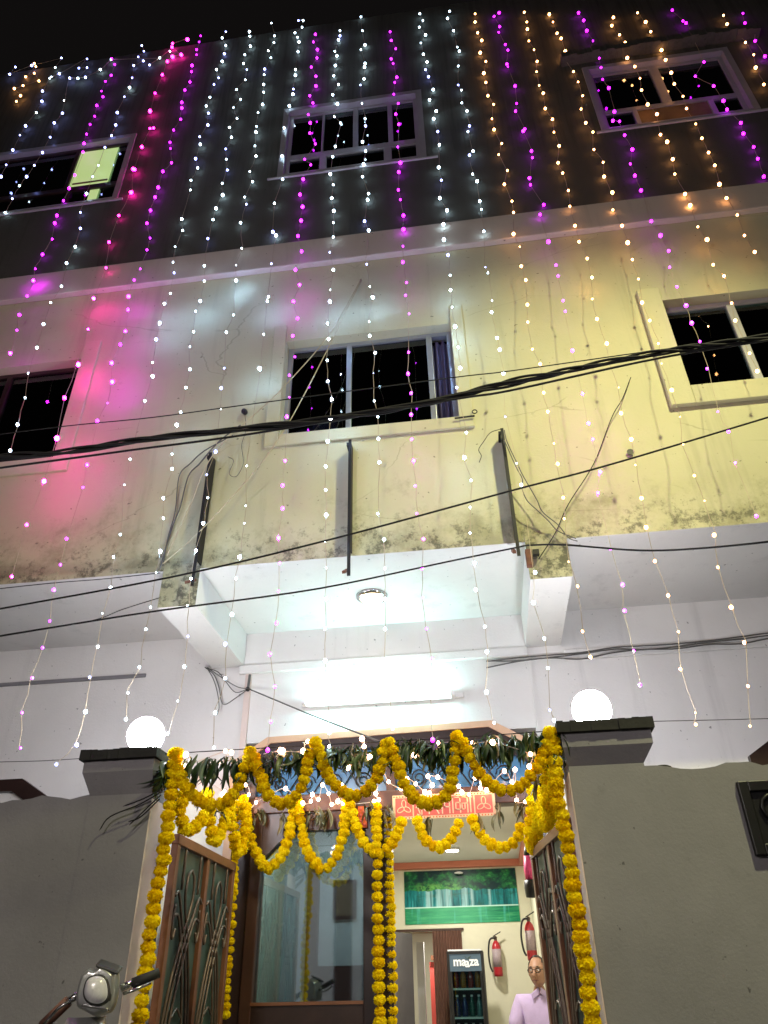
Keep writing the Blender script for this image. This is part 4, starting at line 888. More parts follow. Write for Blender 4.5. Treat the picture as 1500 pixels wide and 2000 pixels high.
# warm fairy lights round the gate and transom
FG = [(363,1474),(358,1496),(440,1467),(452,1470),(430,1488),(548,1466),(552,1467),(592,1467),(601,1448),(679,1498),(711,1458),(707,1443),(722,1479),(809,1475),(855,1451),(923,1452),(962,1450),(1036,1473),(1034,1497)]
FW_ = [(382,1512),(438,1546),(434,1552),(480,1533),(486,1552),(472,1560),(460,1567),(490,1577),(500,1567),(529,1552),(558,1540),(591,1569),(607,1565),(610,1552),(622,1561),(630,1533),(642,1550),(648,1571),(660,1565),(668,1533),(670,1569),(731,1566),(740,1562),(734,1550),(748,1509),(759,1527),(783,1540),(795,1521),(812,1531),(830,1547),(839,1548),(844,1533),(836,1516),(855,1518),(896,1536),(902,1547),(916,1552),(928,1519),(941,1528),(938,1539),(950,1543),(985,1506),(1000,1528),(1006,1503),(1009,1563),(1026,1566)]
for lab, L_, Y_ in (('warm fairy lights strung among the leaves between the gate pillars', FG, YG+.02), ('warm fairy lights zigzagging across the blue transom of the entrance', FW_, YW-.14)):
    P = [at(x, y, Y_+random.uniform(-.03, .03)) for x, y in L_]
    t = thing('fairy_lights', lab, 'fairy lights', tuple(P[0]))
    MB().tube(spline(P, 3), .003, 4, False).build('wire', 'jamb', t)
    for q in P: inst('bulb', LED['F'], t, q, None, random.uniform(.011, .017))

# ------------------------------------------------------------------ marigold garlands and mango leaves
def flower_mesh(seed):
    random.seed(seed); bm = bmesh.new(); bmesh.ops.create_icosphere(bm, subdivisions=2, radius=.80)
    n = 170
    for i in range(n):
        z = 1-2*(i+.5)/n; a = i*2.39996+random.uniform(-.2, .2); r = math.sqrt(1-z*z)
        d = Vector((r*math.cos(a), r*math.sin(a), z)); t = Vector((random.uniform(-1, 1), random.uniform(-1, 1), random.uniform(-1, 1)))
        t = (t-d*t.dot(d)).normalized(); q = d.cross(t); w_ = random.uniform(.11, .16)
        tip = d*random.uniform(.92, 1.04)
        v = [bm.verts.new(c) for c in (d*.76-q*w_*.7-t*.12, d*.76+q*w_*.7-t*.12, tip+q*w_+t*.10, tip*1.03+t*.16, tip-q*w_+t*.10)]
        bm.faces.new(v)
    for v in bm.verts: v.co.z *= .84
    me = bpy.data.meshes.new('flower'); bm.to_mesh(me); bm.free(); me.materials.append(M['marigold']); return me
FLW = [flower_mesh(s) for s in (1, 2, 3, 4)]
def garland(label, pts, d=.072, group='marigold garlands'):
    P = spline([at(*q) for q in pts], 14)
    t = thing('flower_garland', label, 'garland', tuple(P[0]), group)
    MB().tube(P, .006, 5).build('thread', 'stem', t)
    acc = 0; prev = P[0]; last = None
    step = d*.60
    for i, q in enumerate(P):
        seg = (q-prev).length
        if i == 0 or acc+seg >= step:
            tan = (P[min(i+1, len(P)-1)]-P[max(i-1, 0)]).normalized()
            rot = tan.to_track_quat('Z', 'Y').to_matrix() @ Matrix.Rotation(random.uniform(0, 6.28), 3, 'Z')
            s = d/2*random.uniform(.9, 1.12)
            inst('flower', random.choice(FLW), t, q+Vector((random.uniform(-.006, .006), random.uniform(-.006, .006), 0)), rot, (s, s, s))
            acc = 0
        else: acc += seg
        prev = q
def dense(l, n=6): return l
gy = YG-.03
random.seed(5)
garland('swag of marigolds at the left end of the gate top', [(345, 1470, gy), (349, 1500, gy), (362, 1535, gy), (390, 1563, gy), (418, 1573, gy), (445, 1563, gy), (465, 1535, gy), (488, 1468, gy)])
garland('marigold swag second from the left across the gate top', [(490, 1468, gy), (505, 1505, gy), (520, 1545, gy), (545, 1571, gy), (575, 1558, gy), (594, 1520, gy), (607, 1465, gy)])
garland('marigold swag at the centre left of the gate top above the glass panel', [(614, 1450, gy), (628, 1480, gy), (645, 1520, gy), (672, 1549, gy), (700, 1552, gy), (728, 1530, gy), (744, 1495, gy), (755, 1442, gy)])
garland('marigold swag over the red greeting sign', [(760, 1450, gy), (778, 1495, gy), (792, 1535, gy), (818, 1564, gy), (845, 1570, gy), (868, 1555, gy), (884, 1515, gy), (893, 1440, gy)])
garland('marigold swag at the right end of the gate top', [(893, 1438, gy), (908, 1460, gy), (925, 1490, gy), (948, 1525, gy), (985, 1544, gy), (1018, 1535, gy), (1045, 1505, gy), (1062, 1470, gy), (1075, 1432, gy)])
garland('long marigold string hanging down the left gate jamb', [(340, 1472, gy), (337, 1540, gy), (330, 1590, gy), (322, 1650, gy), (313, 1710, gy), (300, 1780, gy), (291, 1850, gy), (282, 1920, gy), (270, 2000, gy), (258, 2070, gy)], .082)
garland('long marigold string hanging down the right gate jamb', [(1076, 1430, gy), (1082, 1470, gy), (1086, 1540, gy), (1098, 1600, gy), (1110, 1660, gy), (1122, 1740, gy), (1134, 1830, gy), (1146, 1910, gy), (1157, 1990, gy), (1166, 2060, gy)], .082)
hy = YW-.14
garland('marigold swag across the left of the glass panel top', [(476, 1560, hy), (482, 1600, hy), (495, 1655, hy), (520, 1695, hy), (545, 1680, hy), (562, 1640, hy), (572, 1590, hy), (578, 1562, hy)], .083)
garland('marigold swag hanging over the middle of the glass panel', [(580, 1562, hy), (588, 1610, hy), (600, 1660, hy), (628, 1698, hy), (652, 1680, hy), (668, 1640, hy), (676, 1590, hy), (681, 1555, hy)], .083)
garland('marigold swag hanging over the door post beside the glass', [(683, 1557, hy), (692, 1600, hy), (710, 1645, hy), (738, 1668, hy), (762, 1650, hy), (778, 1620, hy), (786, 1595, hy)], .083)
garland('small marigold swag below the left half of the red sign', [(815, 1603, hy), (828, 1635, hy), (853, 1655, hy), (880, 1642, hy), (898, 1602, hy)], .085)
garland('small marigold swag below the right end of the red sign', [(922, 1600, hy), (940, 1632, hy), (972, 1655, hy), (1005, 1645, hy), (1022, 1605, hy)], .085)
garland('straight marigold string down the dark post beside the glass panel', [(735, 1575, hy), (737, 1680, hy), (738, 1780, hy), (740, 1880, hy), (742, 1990, hy), (743, 2060, hy)], .085)
garland('straight marigold string at the left side of the open doorway', [(757, 1600, hy+.1), (760, 1700, hy+.1), (763, 1800, hy+.1), (765, 1900, hy+.1), (767, 2000, hy+.1), (768, 2060, hy+.1)], .074)
garland('thin marigold string behind the end of the left gate leaf', [(462, 1570, 5.72), (460, 1640, 5.72), (457, 1720, 5.72), (452, 1800, 5.72), (446, 1880, 5.72), (440, 1990, 5.72)], .062)
garland('marigold loop above the hinge end of the left gate leaf', [(360, 1550, 4.75), (352, 1590, 4.75), (362, 1622, 4.8), (385, 1612, 4.9), (408, 1580, 5.0)], .085)
garland('narrow marigold loop above the middle of the left gate leaf', [(405, 1550, 5.1), (410, 1600, 5.15), (417, 1645, 5.2), (432, 1620, 5.3), (447, 1570, 5.4)], .09)
garland('narrow marigold loop above the free end of the left gate leaf', [(444, 1560, 5.45), (452, 1610, 5.5), (466, 1668, 5.6), (478, 1620, 5.65), (480, 1565, 5.7)], .09)
garland('marigold loop above the free end of the right gate leaf', [(1040, 1545, 5.5), (1038, 1600, 5.5), (1040, 1655, 5.5), (1052, 1610, 5.3), (1060, 1560, 5.2)], .10)
garland('marigold loop above the middle of the right gate leaf', [(1058, 1550, 5.2), (1062, 1590, 5.1), (1066, 1612, 5.0), (1078, 1580, 4.8), (1082, 1520, 4.6)], .10)
garland('marigold loop at the right jamb above the gate hinge', [(1074, 1480, 4.5), (1070, 1530, 4.5), (1072, 1575, 4.5), (1084, 1545, 4.4), (1086, 1490, 4.35)], .09)
def leaf_mesh(seed, mat, L=.17, wd=.036):
    random.seed(seed); n = 8; vs = []; fs = []
    bend = random.uniform(.02, .06); curl = random.uniform(.2, .7)
    for i in range(n+1):
        t = i/n; hw = wd/2*math.sin(math.pi*min(1, t*.93+.05))**.8*(1-.25*t)
        x0 = bend*math.sin(t*2.2); z = -L*t; y = .03*math.sin(t*3+seed)
        vs += [(x0-hw, y+hw*curl, z), (x0, y, z), (x0+hw, y+hw*curl, z)]
    for i in range(n):
        k = i*3; fs += [(k, k+1, k+4, k+3), (k+1, k+2, k+5, k+4)]
    me = bpy.data.meshes.new('leaf'); me.from_pydata(vs, [], fs); me.materials.append(M[mat]); me.update()
    me.polygons.foreach_set('use_smooth', [True]*len(me.polygons)); return me
LG = [leaf_mesh(s, 'leaf_green') for s in range(4)]; LD = [leaf_mesh(s+9, 'leaf_dry') for s in range(4)]
random.seed(8)
def bunch(x, y, Y, label, n=10, meshes=LG, spread=.55, sc=1.0):
    p = at(x, y, Y); t = thing('leaf_bunch', label, 'leaf bunch', tuple(p), 'mango leaf bunches')
    MB().tube([p, p-Vector((0, 0, .03))], .006, 5).build('stalk', 'stem', t)
    for i in range(n):
        e = Matrix.Rotation(random.uniform(0, 6.28), 3, 'Z') @ Matrix.Rotation(random.gauss(0, spread), 3, 'X')
        inst('leaf', random.choice(meshes), t, p+Vector((random.uniform(-.035, .035), random.uniform(-.02, .02), random.uniform(-.03, .01))), e, sc*random.uniform(.7, 1.15))
BL = [(328, 1492, 'mango leaf bunch on the corner of the left gate pillar', 16, 1.15), (372, 1478, 'mango leaf bunch right of the left pillar flowers', 7, .9), (408, 1482, 'mango leaf bunch over the left swag of marigolds', 12, 1.1), (443, 1478, 'small mango leaf bunch left of the second swag', 6, .75),
      (468, 1484, 'dark mango leaf bunch under the second flower knot', 14, .95), (503, 1476, 'mango leaf bunch right of the second flower knot', 8, .95), (532, 1470, 'mango leaf bunch over the second swag, left side', 10, .95), (566, 1468, 'mango leaf bunch over the second swag, middle', 10, 1.0), (598, 1464, 'dark mango leaf bunch left of the third flower knot', 14, .95),
      (650, 1458, 'mango leaf bunch right of the third flower knot', 10, .95), (686, 1456, 'mango leaf bunch over the third swag', 12, 1.05), (715, 1462, 'small mango leaf bunch left of the middle flower knot', 8, .9), (752, 1456, 'dark mango leaf bunch below the middle flower knot', 15, .95), (786, 1450, 'mango leaf bunch right of the middle flower knot', 10, .95),
      (818, 1444, 'mango leaf bunch over the sign swag, left side', 12, 1.0), (850, 1446, 'mango leaf bunch over the sign swag, right side', 12, 1.0), (880, 1450, 'dark mango leaf bunch left of the fifth flower knot', 14, .95), (932, 1446, 'mango leaf bunch right of the fifth flower knot', 10, .95), (962, 1440, 'mango leaf bunch over the right swag, left side', 13, 1.05),
      (1006, 1436, 'mango leaf bunch over the right swag, middle', 7, .9), (1030, 1432, 'mango leaf bunch over the right swag, right side', 8, .95), (1068, 1434, 'dense mango leaf bunch on the corner of the right gate pillar', 18, 1.05)]
for x, y, lab, n, sc in BL: bunch(x, y, YG+.02, lab, int(n*1.8), LG, .6 if n > 12 else .42, sc*.92)
for x, y, Y, lab, n in ((510, 1580, hy+.02, 'dry leaf bunch over the left corner of the glass panel', 8), (555, 1590, hy+.02, 'dry leaf bunch over the glass panel, between the first two swags', 6), (615, 1578, hy+.02, 'dry leaf bunch over the glass panel, left of its middle', 9), (640, 1582, hy+.02, 'dry leaf bunch over the glass panel, right of its middle', 9), (722, 1568, hy+.02, 'dry leaf bunch on the post left of the straight flower string', 7), (757, 1572, hy+.02, 'dry leaf bunch on the post right of the straight flower string', 8),
      (838, 1595, hy+.02, 'dry leaf bunch hanging under the red sign, left', 5), (930, 1592, hy+.02, 'dry leaf bunch hanging under the red sign, right end', 7), (968, 1572, hy+.02, 'dry leaf bunch right of the red sign', 5), (1018, 1562, hy+.02, 'dry leaf bunch at the right corner of the doorway head', 12),
      (385, 1545, 4.9, 'dry leaf bunch above the left gate leaf hinge', 6), (430, 1565, 5.3, 'dry leaf bunch above the middle of the left gate leaf', 6), (1058, 1510, 4.8, 'dry leaf bunch above the right gate leaf', 8)):
    bunch(x, y, Y, lab, n, LD, .4, .85)
# dark twigs sticking out left from the pillar corner
tg = thing('twigs', 'dark wispy twigs reaching left across the left gate pillar', 'twigs', tuple(at(300, 1550, YG-.05)))
for l in ([(318, 1545), (270, 1572), (215, 1595), (194, 1622)], [(315, 1552), (285, 1580), (252, 1612)], [(318, 1540), (280, 1560), (240, 1575)], [(312, 1560), (275, 1595), (250, 1605)]):
    MB().tube(spline([at(x, y, YG-.05) for x, y in l], 5), [.004]*(5*(len(l)-1))+[.001], 4).build('twig', 'cap_black', tg)

# ------------------------------------------------------------------ greeting sign
def on_sign(x0, x1, z0, z1):
    t = thing('greeting_sign', 'red Devanagari greeting sign with cream border over the doorway', 'sign', ((x0+x1)/2, YW-.1, (z0+z1)/2))
    yb = YW-.10
    MB().box(x0, x1, yb, yb+.012, z0, z1).build('board', 'sign_cream', t)
    W_, H_ = x1-x0, z1-z0
    MB().box(x0+.022, x0+.022+.13, yb-.003, yb-.0005, z0+.022, z1-.022).build('red_field', 'sign_red', t)
    MB().box(x1-.152, x1-.022, yb-.003, yb-.0005, z0+.022, z1-.022).build('red_field', 'sign_red', t)
    MB().box(x0+.162, x1-.162, yb-.003, yb-.0005, z0+.022, z1-.022).build('red_field', 'sign_red', t)
    for cx in (x0+.087, x1-.087):
        cz = (z0+z1)/2-.005
        for k in range(3):
            a = math.pi/2+k*2*math.pi/3; d = Vector((math.cos(a), 0, math.sin(a))); e = Vector((-d.z, 0, d.x))
            pts = []
            for i in range(15):
                q = i/14*2*math.pi; pts.append(Vector((cx, yb-.005, cz))+d*(.028-.028*math.cos(q))+e*.016*math.sin(q))
            MB().tube(pts, .0035, 5).build('ornament', 'sign_cream', t)
    n = 34
    for i in range(n):
        for zz_ in (z0+.011, z1-.011):
            xx = x0+.012+(W_-.024)*i/(n-1)
            MB().ball((xx, yb-.001, zz_), .006, 6).build('border_dot', 'sign_orange', t)
    bx0, bx1, bz0, bz1 = x0+.175, x1-.175, z0+.034, z1-.034
    hz = bz1-bz0
    def stroke(l, ox, wd):
        for (a, b_), (c_, d_) in zip(l[:-1], l[1:]):
            p, q = Vector((ox+a*wd, yb-.0045, bz0+b_*hz)), Vector((ox+c_*wd, yb-.0045, bz0+d_*hz))
            dr = q-p; L2 = dr.length
            if L2 < 1e-6: continue
            dr /= L2; MB().obox((p+q)/2, dr*(L2/2+.0045), Vector((0, .0015, 0)), Vector((-dr.z, 0, dr.x))*.0045).build('letter_stroke', 'sign_cream', t)
    G = {'sha': ([[(0, 1), (1, 1)], [(.85, 1), (.85, 0)], [(.1, .8), (.5, .8), (.5, .45), (.1, .45)], [(.3, .45), (.6, .05)]], 1.0),
         'u': ([[(-.75, -.02), (-.3, -.12), (-.2, -.02)]], 0), 'bha': ([[(.0, 1), (.2, 1)], [(.1, 1), (.1, .4), (.85, .4)], [(.7, 1), (1, 1)], [(.85, 1), (.85, 0)], [(.1, .4), (.3, .2)]], 1.0),
         'da': ([[(0, 1), (1, 1)], [(.5, 1), (.5, .75), (.15, .75), (.15, .3), (.65, .3), (.65, .5)], [(.4, .3), (.75, 0)]], .95),
         'ii': ([[(0, 1), (.5, 1)], [(.3, 1), (.3, 0)], [(.3, 1), (.15, 1.12), (-.5, 1.12), (-.6, 1.0)]], .5),
         'pa': ([[(0, 1), (1, 1)], [(.8, 1), (.8, 0)], [(.15, 1), (.15, .4), (.8, .4)]], .95), 'aa': ([[(0, 1), (.5, 1)], [(.3, 1), (.3, 0)]], .5),
         'va': ([[(0, 1), (1, 1)], [(.8, 1), (.8, 0)], [(.8, .65), (.2, .65), (.2, .2), (.8, .2)]], .95),
         'la': ([[(0, 1), (1, 1)], [(.85, 1), (.85, 0)], [(.85, .6), (.5, .6), (.5, .25)], [(.5, .6), (.1, .6), (.1, .2), (.3, .2)]], .95)}
    seq = ['sha', 'u', 'bha', ' ', 'da', 'ii', 'pa', 'aa', 'va', 'la', 'ii']
    tot = sum(.4 if s_ == ' ' else G[s_][1] for s_ in seq); wd = (bx1-bx0)/tot; ox = bx0
    for s_ in seq:
        if s_ == ' ': ox += .4*wd; continue
        for l in G[s_][0]: stroke(l, ox, wd)
        ox += G[s_][1]*wd
on_sign(-.695, .082, 2.235, 2.41)
rs = thing('red_charm', 'small orange-red festive hanging left of the straight flower string on the post', 'hanging', tuple(at(712, 1600, hy+.05)))
a, b = at(699, 1575, hy+.05), at(717, 1616, hy+.05)
MB().box(a.x, b.x, hy+.05, hy+.056, b.z, a.z).build('card', 'sign_orange', rs)
for k in range(6):
    MB().ball((a.x+(b.x-a.x)*(.3+.4*(k % 2)), hy+.048, a.z-(a.z-b.z)*(.12+k*.15)), .012, 6, (1, .4, 1)).build('motif', 'sign_red', rs)

# ------------------------------------------------------------------ man behind the right gate leaf
def skin(name, joints, edges, mat, parent, sub=2):
    me = bpy.data.meshes.new(name); off = top_of(parent).location
    me.from_pydata([tuple(Vector(j[0])-off) for j in joints], edges, []); me.materials.append(M[mat])
    o = bpy.data.objects.new(name, me); C.objects.link(o); o.parent = parent
    sk = o.modifiers.new('skin', 'SKIN'); sk.use_smooth_shade = True
    for v, j in zip(me.skin_vertices[0].data, joints): v.radius = j[1] if isinstance(j[1], tuple) else (j[1], j[1])
    me.skin_vertices[0].data[0].use_root = True
    s = o.modifiers.new('sub', 'SUBSURF'); s.levels = sub; s.render_levels = sub
    return o
def man():
    hc = at(1050, 1898, 7.6)                     # head centre
    X, Y, Z = hc
    t = thing('person', 'seated man in lilac shirt and dark glasses behind the right gate leaf', 'person', (X, Y, RF))
    # legs and hips stay under the trousers, the shirt over the trunk
    hip = Z-.70
    J = [((X, Y+.05, hip), (.15, .12)), ((X, Y+.06, hip+.22), (.15, .11)), ((X, Y+.07, Z-.30), (.17, .11)), ((X, Y+.06, Z-.20), (.09, .08)), ((X, Y+.05, Z-.13), .055), ((X, Y+.03, Z-.07), .06)]
    E_ = [(0, 1), (1, 2), (2, 3), (3, 4), (4, 5)]
    body = skin('body', [((X, Y+.05, hip), .1), ((X, Y+.06, hip+.25), .09), ((X, Y+.06, Z-.28), .09), ((X, Y+.05, Z-.16), .052), ((X, Y+.03, Z-.08), .055),
        ((X-.18, Y+.06, Z-.27), .045), ((X-.24, Y-.02, Z-.50), .038), ((X-.16, Y-.24, Z-.52), .028), ((X-.14, Y-.31, Z-.52), .03),
        ((X+.18, Y+.06, Z-.27), .045), ((X+.24, Y-.02, Z-.50), .038), ((X+.16, Y-.24, Z-.52), .028), ((X+.14, Y-.31, Z-.52), .03),
        ((X-.10, Y-.02, hip-.03), .08), ((X-.12, Y-.42, hip), .06), ((X-.12, Y-.42, hip-.42), .035), ((X-.12, Y-.50, hip-.46), .03),
        ((X+.10, Y-.02, hip-.03), .08), ((X+.12, Y-.42, hip), .06), ((X+.12, Y-.42, hip-.42), .035), ((X+.12, Y-.50, hip-.46), .03)],
        [(0, 1), (1, 2), (2, 3), (3, 4), (2, 5), (5, 6), (6, 7), (7, 8), (2, 9), (9, 10), (10, 11), (11, 12), (0, 13), (13, 14), (14, 15), (15, 16), (0, 17), (17, 18), (18, 19), (19, 20)], 'skin', t)
    skin('shirt', [((X, Y+.05, hip-.02), (.19, .15)), ((X, Y+.06, hip+.22), (.18, .14)), ((X, Y+.06, Z-.29), (.18, .125)), ((X, Y+.05, Z-.165), (.085, .08)),
        ((X-.17, Y+.06, Z-.225), .085), ((X-.245, Y-.0, Z-.42), .068), ((X+.17, Y+.06, Z-.225), .085), ((X+.245, Y-.0, Z-.42), .068)],
        [(0, 1), (1, 2), (2, 3), (2, 4), (4, 5), (2, 6), (6, 7)], 'shirt', t)
    for s_ in (-1, 1):
        MB().obox((X+s_*.038, Y-.035, Z-.155), (.034, .012, -.022*s_), (0, .006, .003), (.006*s_, .0, .020)).build('collar', 'shirt', t, bevel=.004)
    skin('trousers', [((X, Y+.05, hip-.06), (.17, .15)), ((X-.10, Y-.04, hip-.04), .105), ((X-.12, Y-.42, hip), .082), ((X-.12, Y-.43, hip-.38), .062), ((X+.10, Y-.04, hip-.04), .105), ((X+.12, Y-.42, hip), .082), ((X+.12, Y-.43, hip-.38), .062)],
        [(0, 1), (1, 2), (2, 3), (0, 4), (4, 5), (5, 6)], 'trousers', t)
    for s_ in (-1, 1):
        sh = MB(); sh.ball((X+s_*.12, Y-.47, RF+.05), .12, 10, (.4, 1, .4)).build('shoe', 'black_plastic', t, True)
        for k in range(5):
            dx = (k-2)*.013; base_ = Vector((X+s_*.14+dx, Y-.335, Z-.52))
            ln = (.045, .06, .066, .06, .045)[k]
            MB().tube([base_, base_+Vector((0, -ln*.55, .004)), base_+Vector((0, -ln*.95, -.014)), base_+Vector((0, -ln, -.028))], [.009, .0085, .008, .006], 6).build('finger', 'skin', t, True)
        MB().tube([(X+s_*.11, Y-.29, Z-.52), (X+s_*.085, Y-.33, Z-.518), (X+s_*.085, Y-.355, Z-.525)], [.011, .010, .007], 6).build('thumb', 'skin', t, True)
    # head turned a little to the picture's left
    th = math.radians(-20)
    R_ = Matrix.Rotation(th, 3, 'Z')
    def HP(x, y, z): return hc+R_ @ Vector((x, y, z))
    bm = bmesh.new(); bmesh.ops.create_icosphere(bm, subdivisions=4, radius=1)
    for v in bm.verts:
        x, y, z = v.co
        wx = .074*(1-.22*max(0, -z)**1.3); wy = .093
        p = Vector((x*wx, y*wy, z*.118))
        if y < -.2:
            p.y -= .014*math.exp(-((z+.75)/.25)**2)*math.exp(-(x/.5)**2)          # chin
            p.y -= .008*math.exp(-((z-.28)/.12)**2)*math.exp(-(x/.7)**2)           # brow
            for s_ in (-1, 1): p.y += .012*math.exp(-((z-.08)/.10)**2)*math.exp(-((x-s_*.42)/.16)**2)   # eye sockets
            p.y -= .006*math.exp(-((z+.18)/.18)**2)*math.exp(-((abs(x)-.5)/.2)**2)  # cheeks
        v.co = hc+R_ @ p-t.location
    me = bpy.data.meshes.new('head'); bm.to_mesh(me); bm.free(); me.materials.append(M['skin'])
    me.polygons.foreach_set('use_smooth', [True]*len(me.polygons))
    hd = bpy.data.objects.new('head', me); C.objects.link(hd); hd.parent = t
    MB().tube([HP(0, -.092, .022), HP(0, -.104, -.012), HP(0, -.112, -.03), HP(0, -.098, -.038)], [.009, .012, .016, .010], 8).build('nose', 'skin', hd, True)
    surf('lip', (.22, .08, .06), .5); surf('eye_white', (.7, .68, .65), .3)
    MB().tube([HP(-.026, -.088, -.064), HP(-.01, -.099, -.060), HP(.01, -.099, -.060), HP(.026, -.088, -.064)], [.003, .006, .006, .003], 6).build('mouth', 'lip', hd, True)
    for s_ in (-1, 1):
        MB().ball(HP(s_*.031, -.076, .010), .011, 8, (1, 1, .62)).build('eye', 'eye_white', hd, True)
        MB().ball(HP(s_*.031, -.0865, .010), .0045, 6).build('iris', 'hair', hd, True)
        MB().tube([HP(s_*.012, -.092, .032), HP(s_*.032, -.090, .037), HP(s_*.05, -.078, .030)], [.003, .004, .002], 5).build('eyebrow', 'hair', hd)
        MB().ball(HP(s_*.076, .005, -.004), .03, 8, (.3, .6, 1)).build('ear', 'skin', hd, True)
    hb_ = bmesh.new(); bmesh.ops.create_icosphere(hb_, subdivisions=3, radius=1)
    kill = [v for v in hb_.verts if not ((v.co.z > .50 and v.co.y > -.52) or (v.co.y > .05 and v.co.z > -.40) or (abs(v.co.x) > .72 and v.co.z > -.02 and v.co.y > -.42))]
    bmesh.ops.delete(hb_, geom=kill, context='VERTS')
    for v in hb_.verts: v.co = hc+R_ @ Vector((v.co.x*.083, v.co.y*.102+.004, v.co.z*.126))-t.location
    me = bpy.data.meshes.new('hair'); hb_.to_mesh(me); hb_.free(); me.materials.append(M['hair'])
    ho = bpy.data.objects.new('hair', me); C.objects.link(ho); ho.parent = hd
    gl = MB()
    for s_ in (-1, 1):
        gl.tube([HP(s_*.033+.024*math.cos(i*.524), -.103+.006*abs(math.cos(i*.524)), .008+.017*math.sin(i*.524)) for i in range(13)], .0028, 5)
        gl.tube([HP(s_*.056, -.096, .016), HP(s_*.078, -.02, .018), HP(s_*.079, .02, .012)], .0028, 5)
    gl.tube([HP(-.01, -.105, .014), HP(.01, -.105, .014)], .0028, 5)
    gl.build('glasses', 'black_plastic', hd)
    ch_ = thing('chair', 'dark chair under the seated man behind the right gate leaf', 'chair', (X, Y+.05, RF))
    sz = hip-.18
    MB().box(X-.24, X+.24, Y-.2, Y+.27, sz-.05, sz).build('seat', 'black_plastic', ch_, bevel=.02)
    MB().box(X-.23, X+.23, Y+.275, Y+.32, sz+.06, sz+.42).build('backrest', 'black_plastic', ch_, bevel=.02)
    for a_ in (-.2, .2):
        for b_ in (-.16, .28): MB().tube([(X+a_, Y+b_, RF), (X+a_, Y+b_, sz-.05)], .016, 8).build('leg', 'chrome', ch_)
        MB().tube([(X+a_, Y+.29, sz-.03), (X+a_, Y+.30, sz+.2)], .012, 6).build('back_support', 'chrome', ch_)
man()

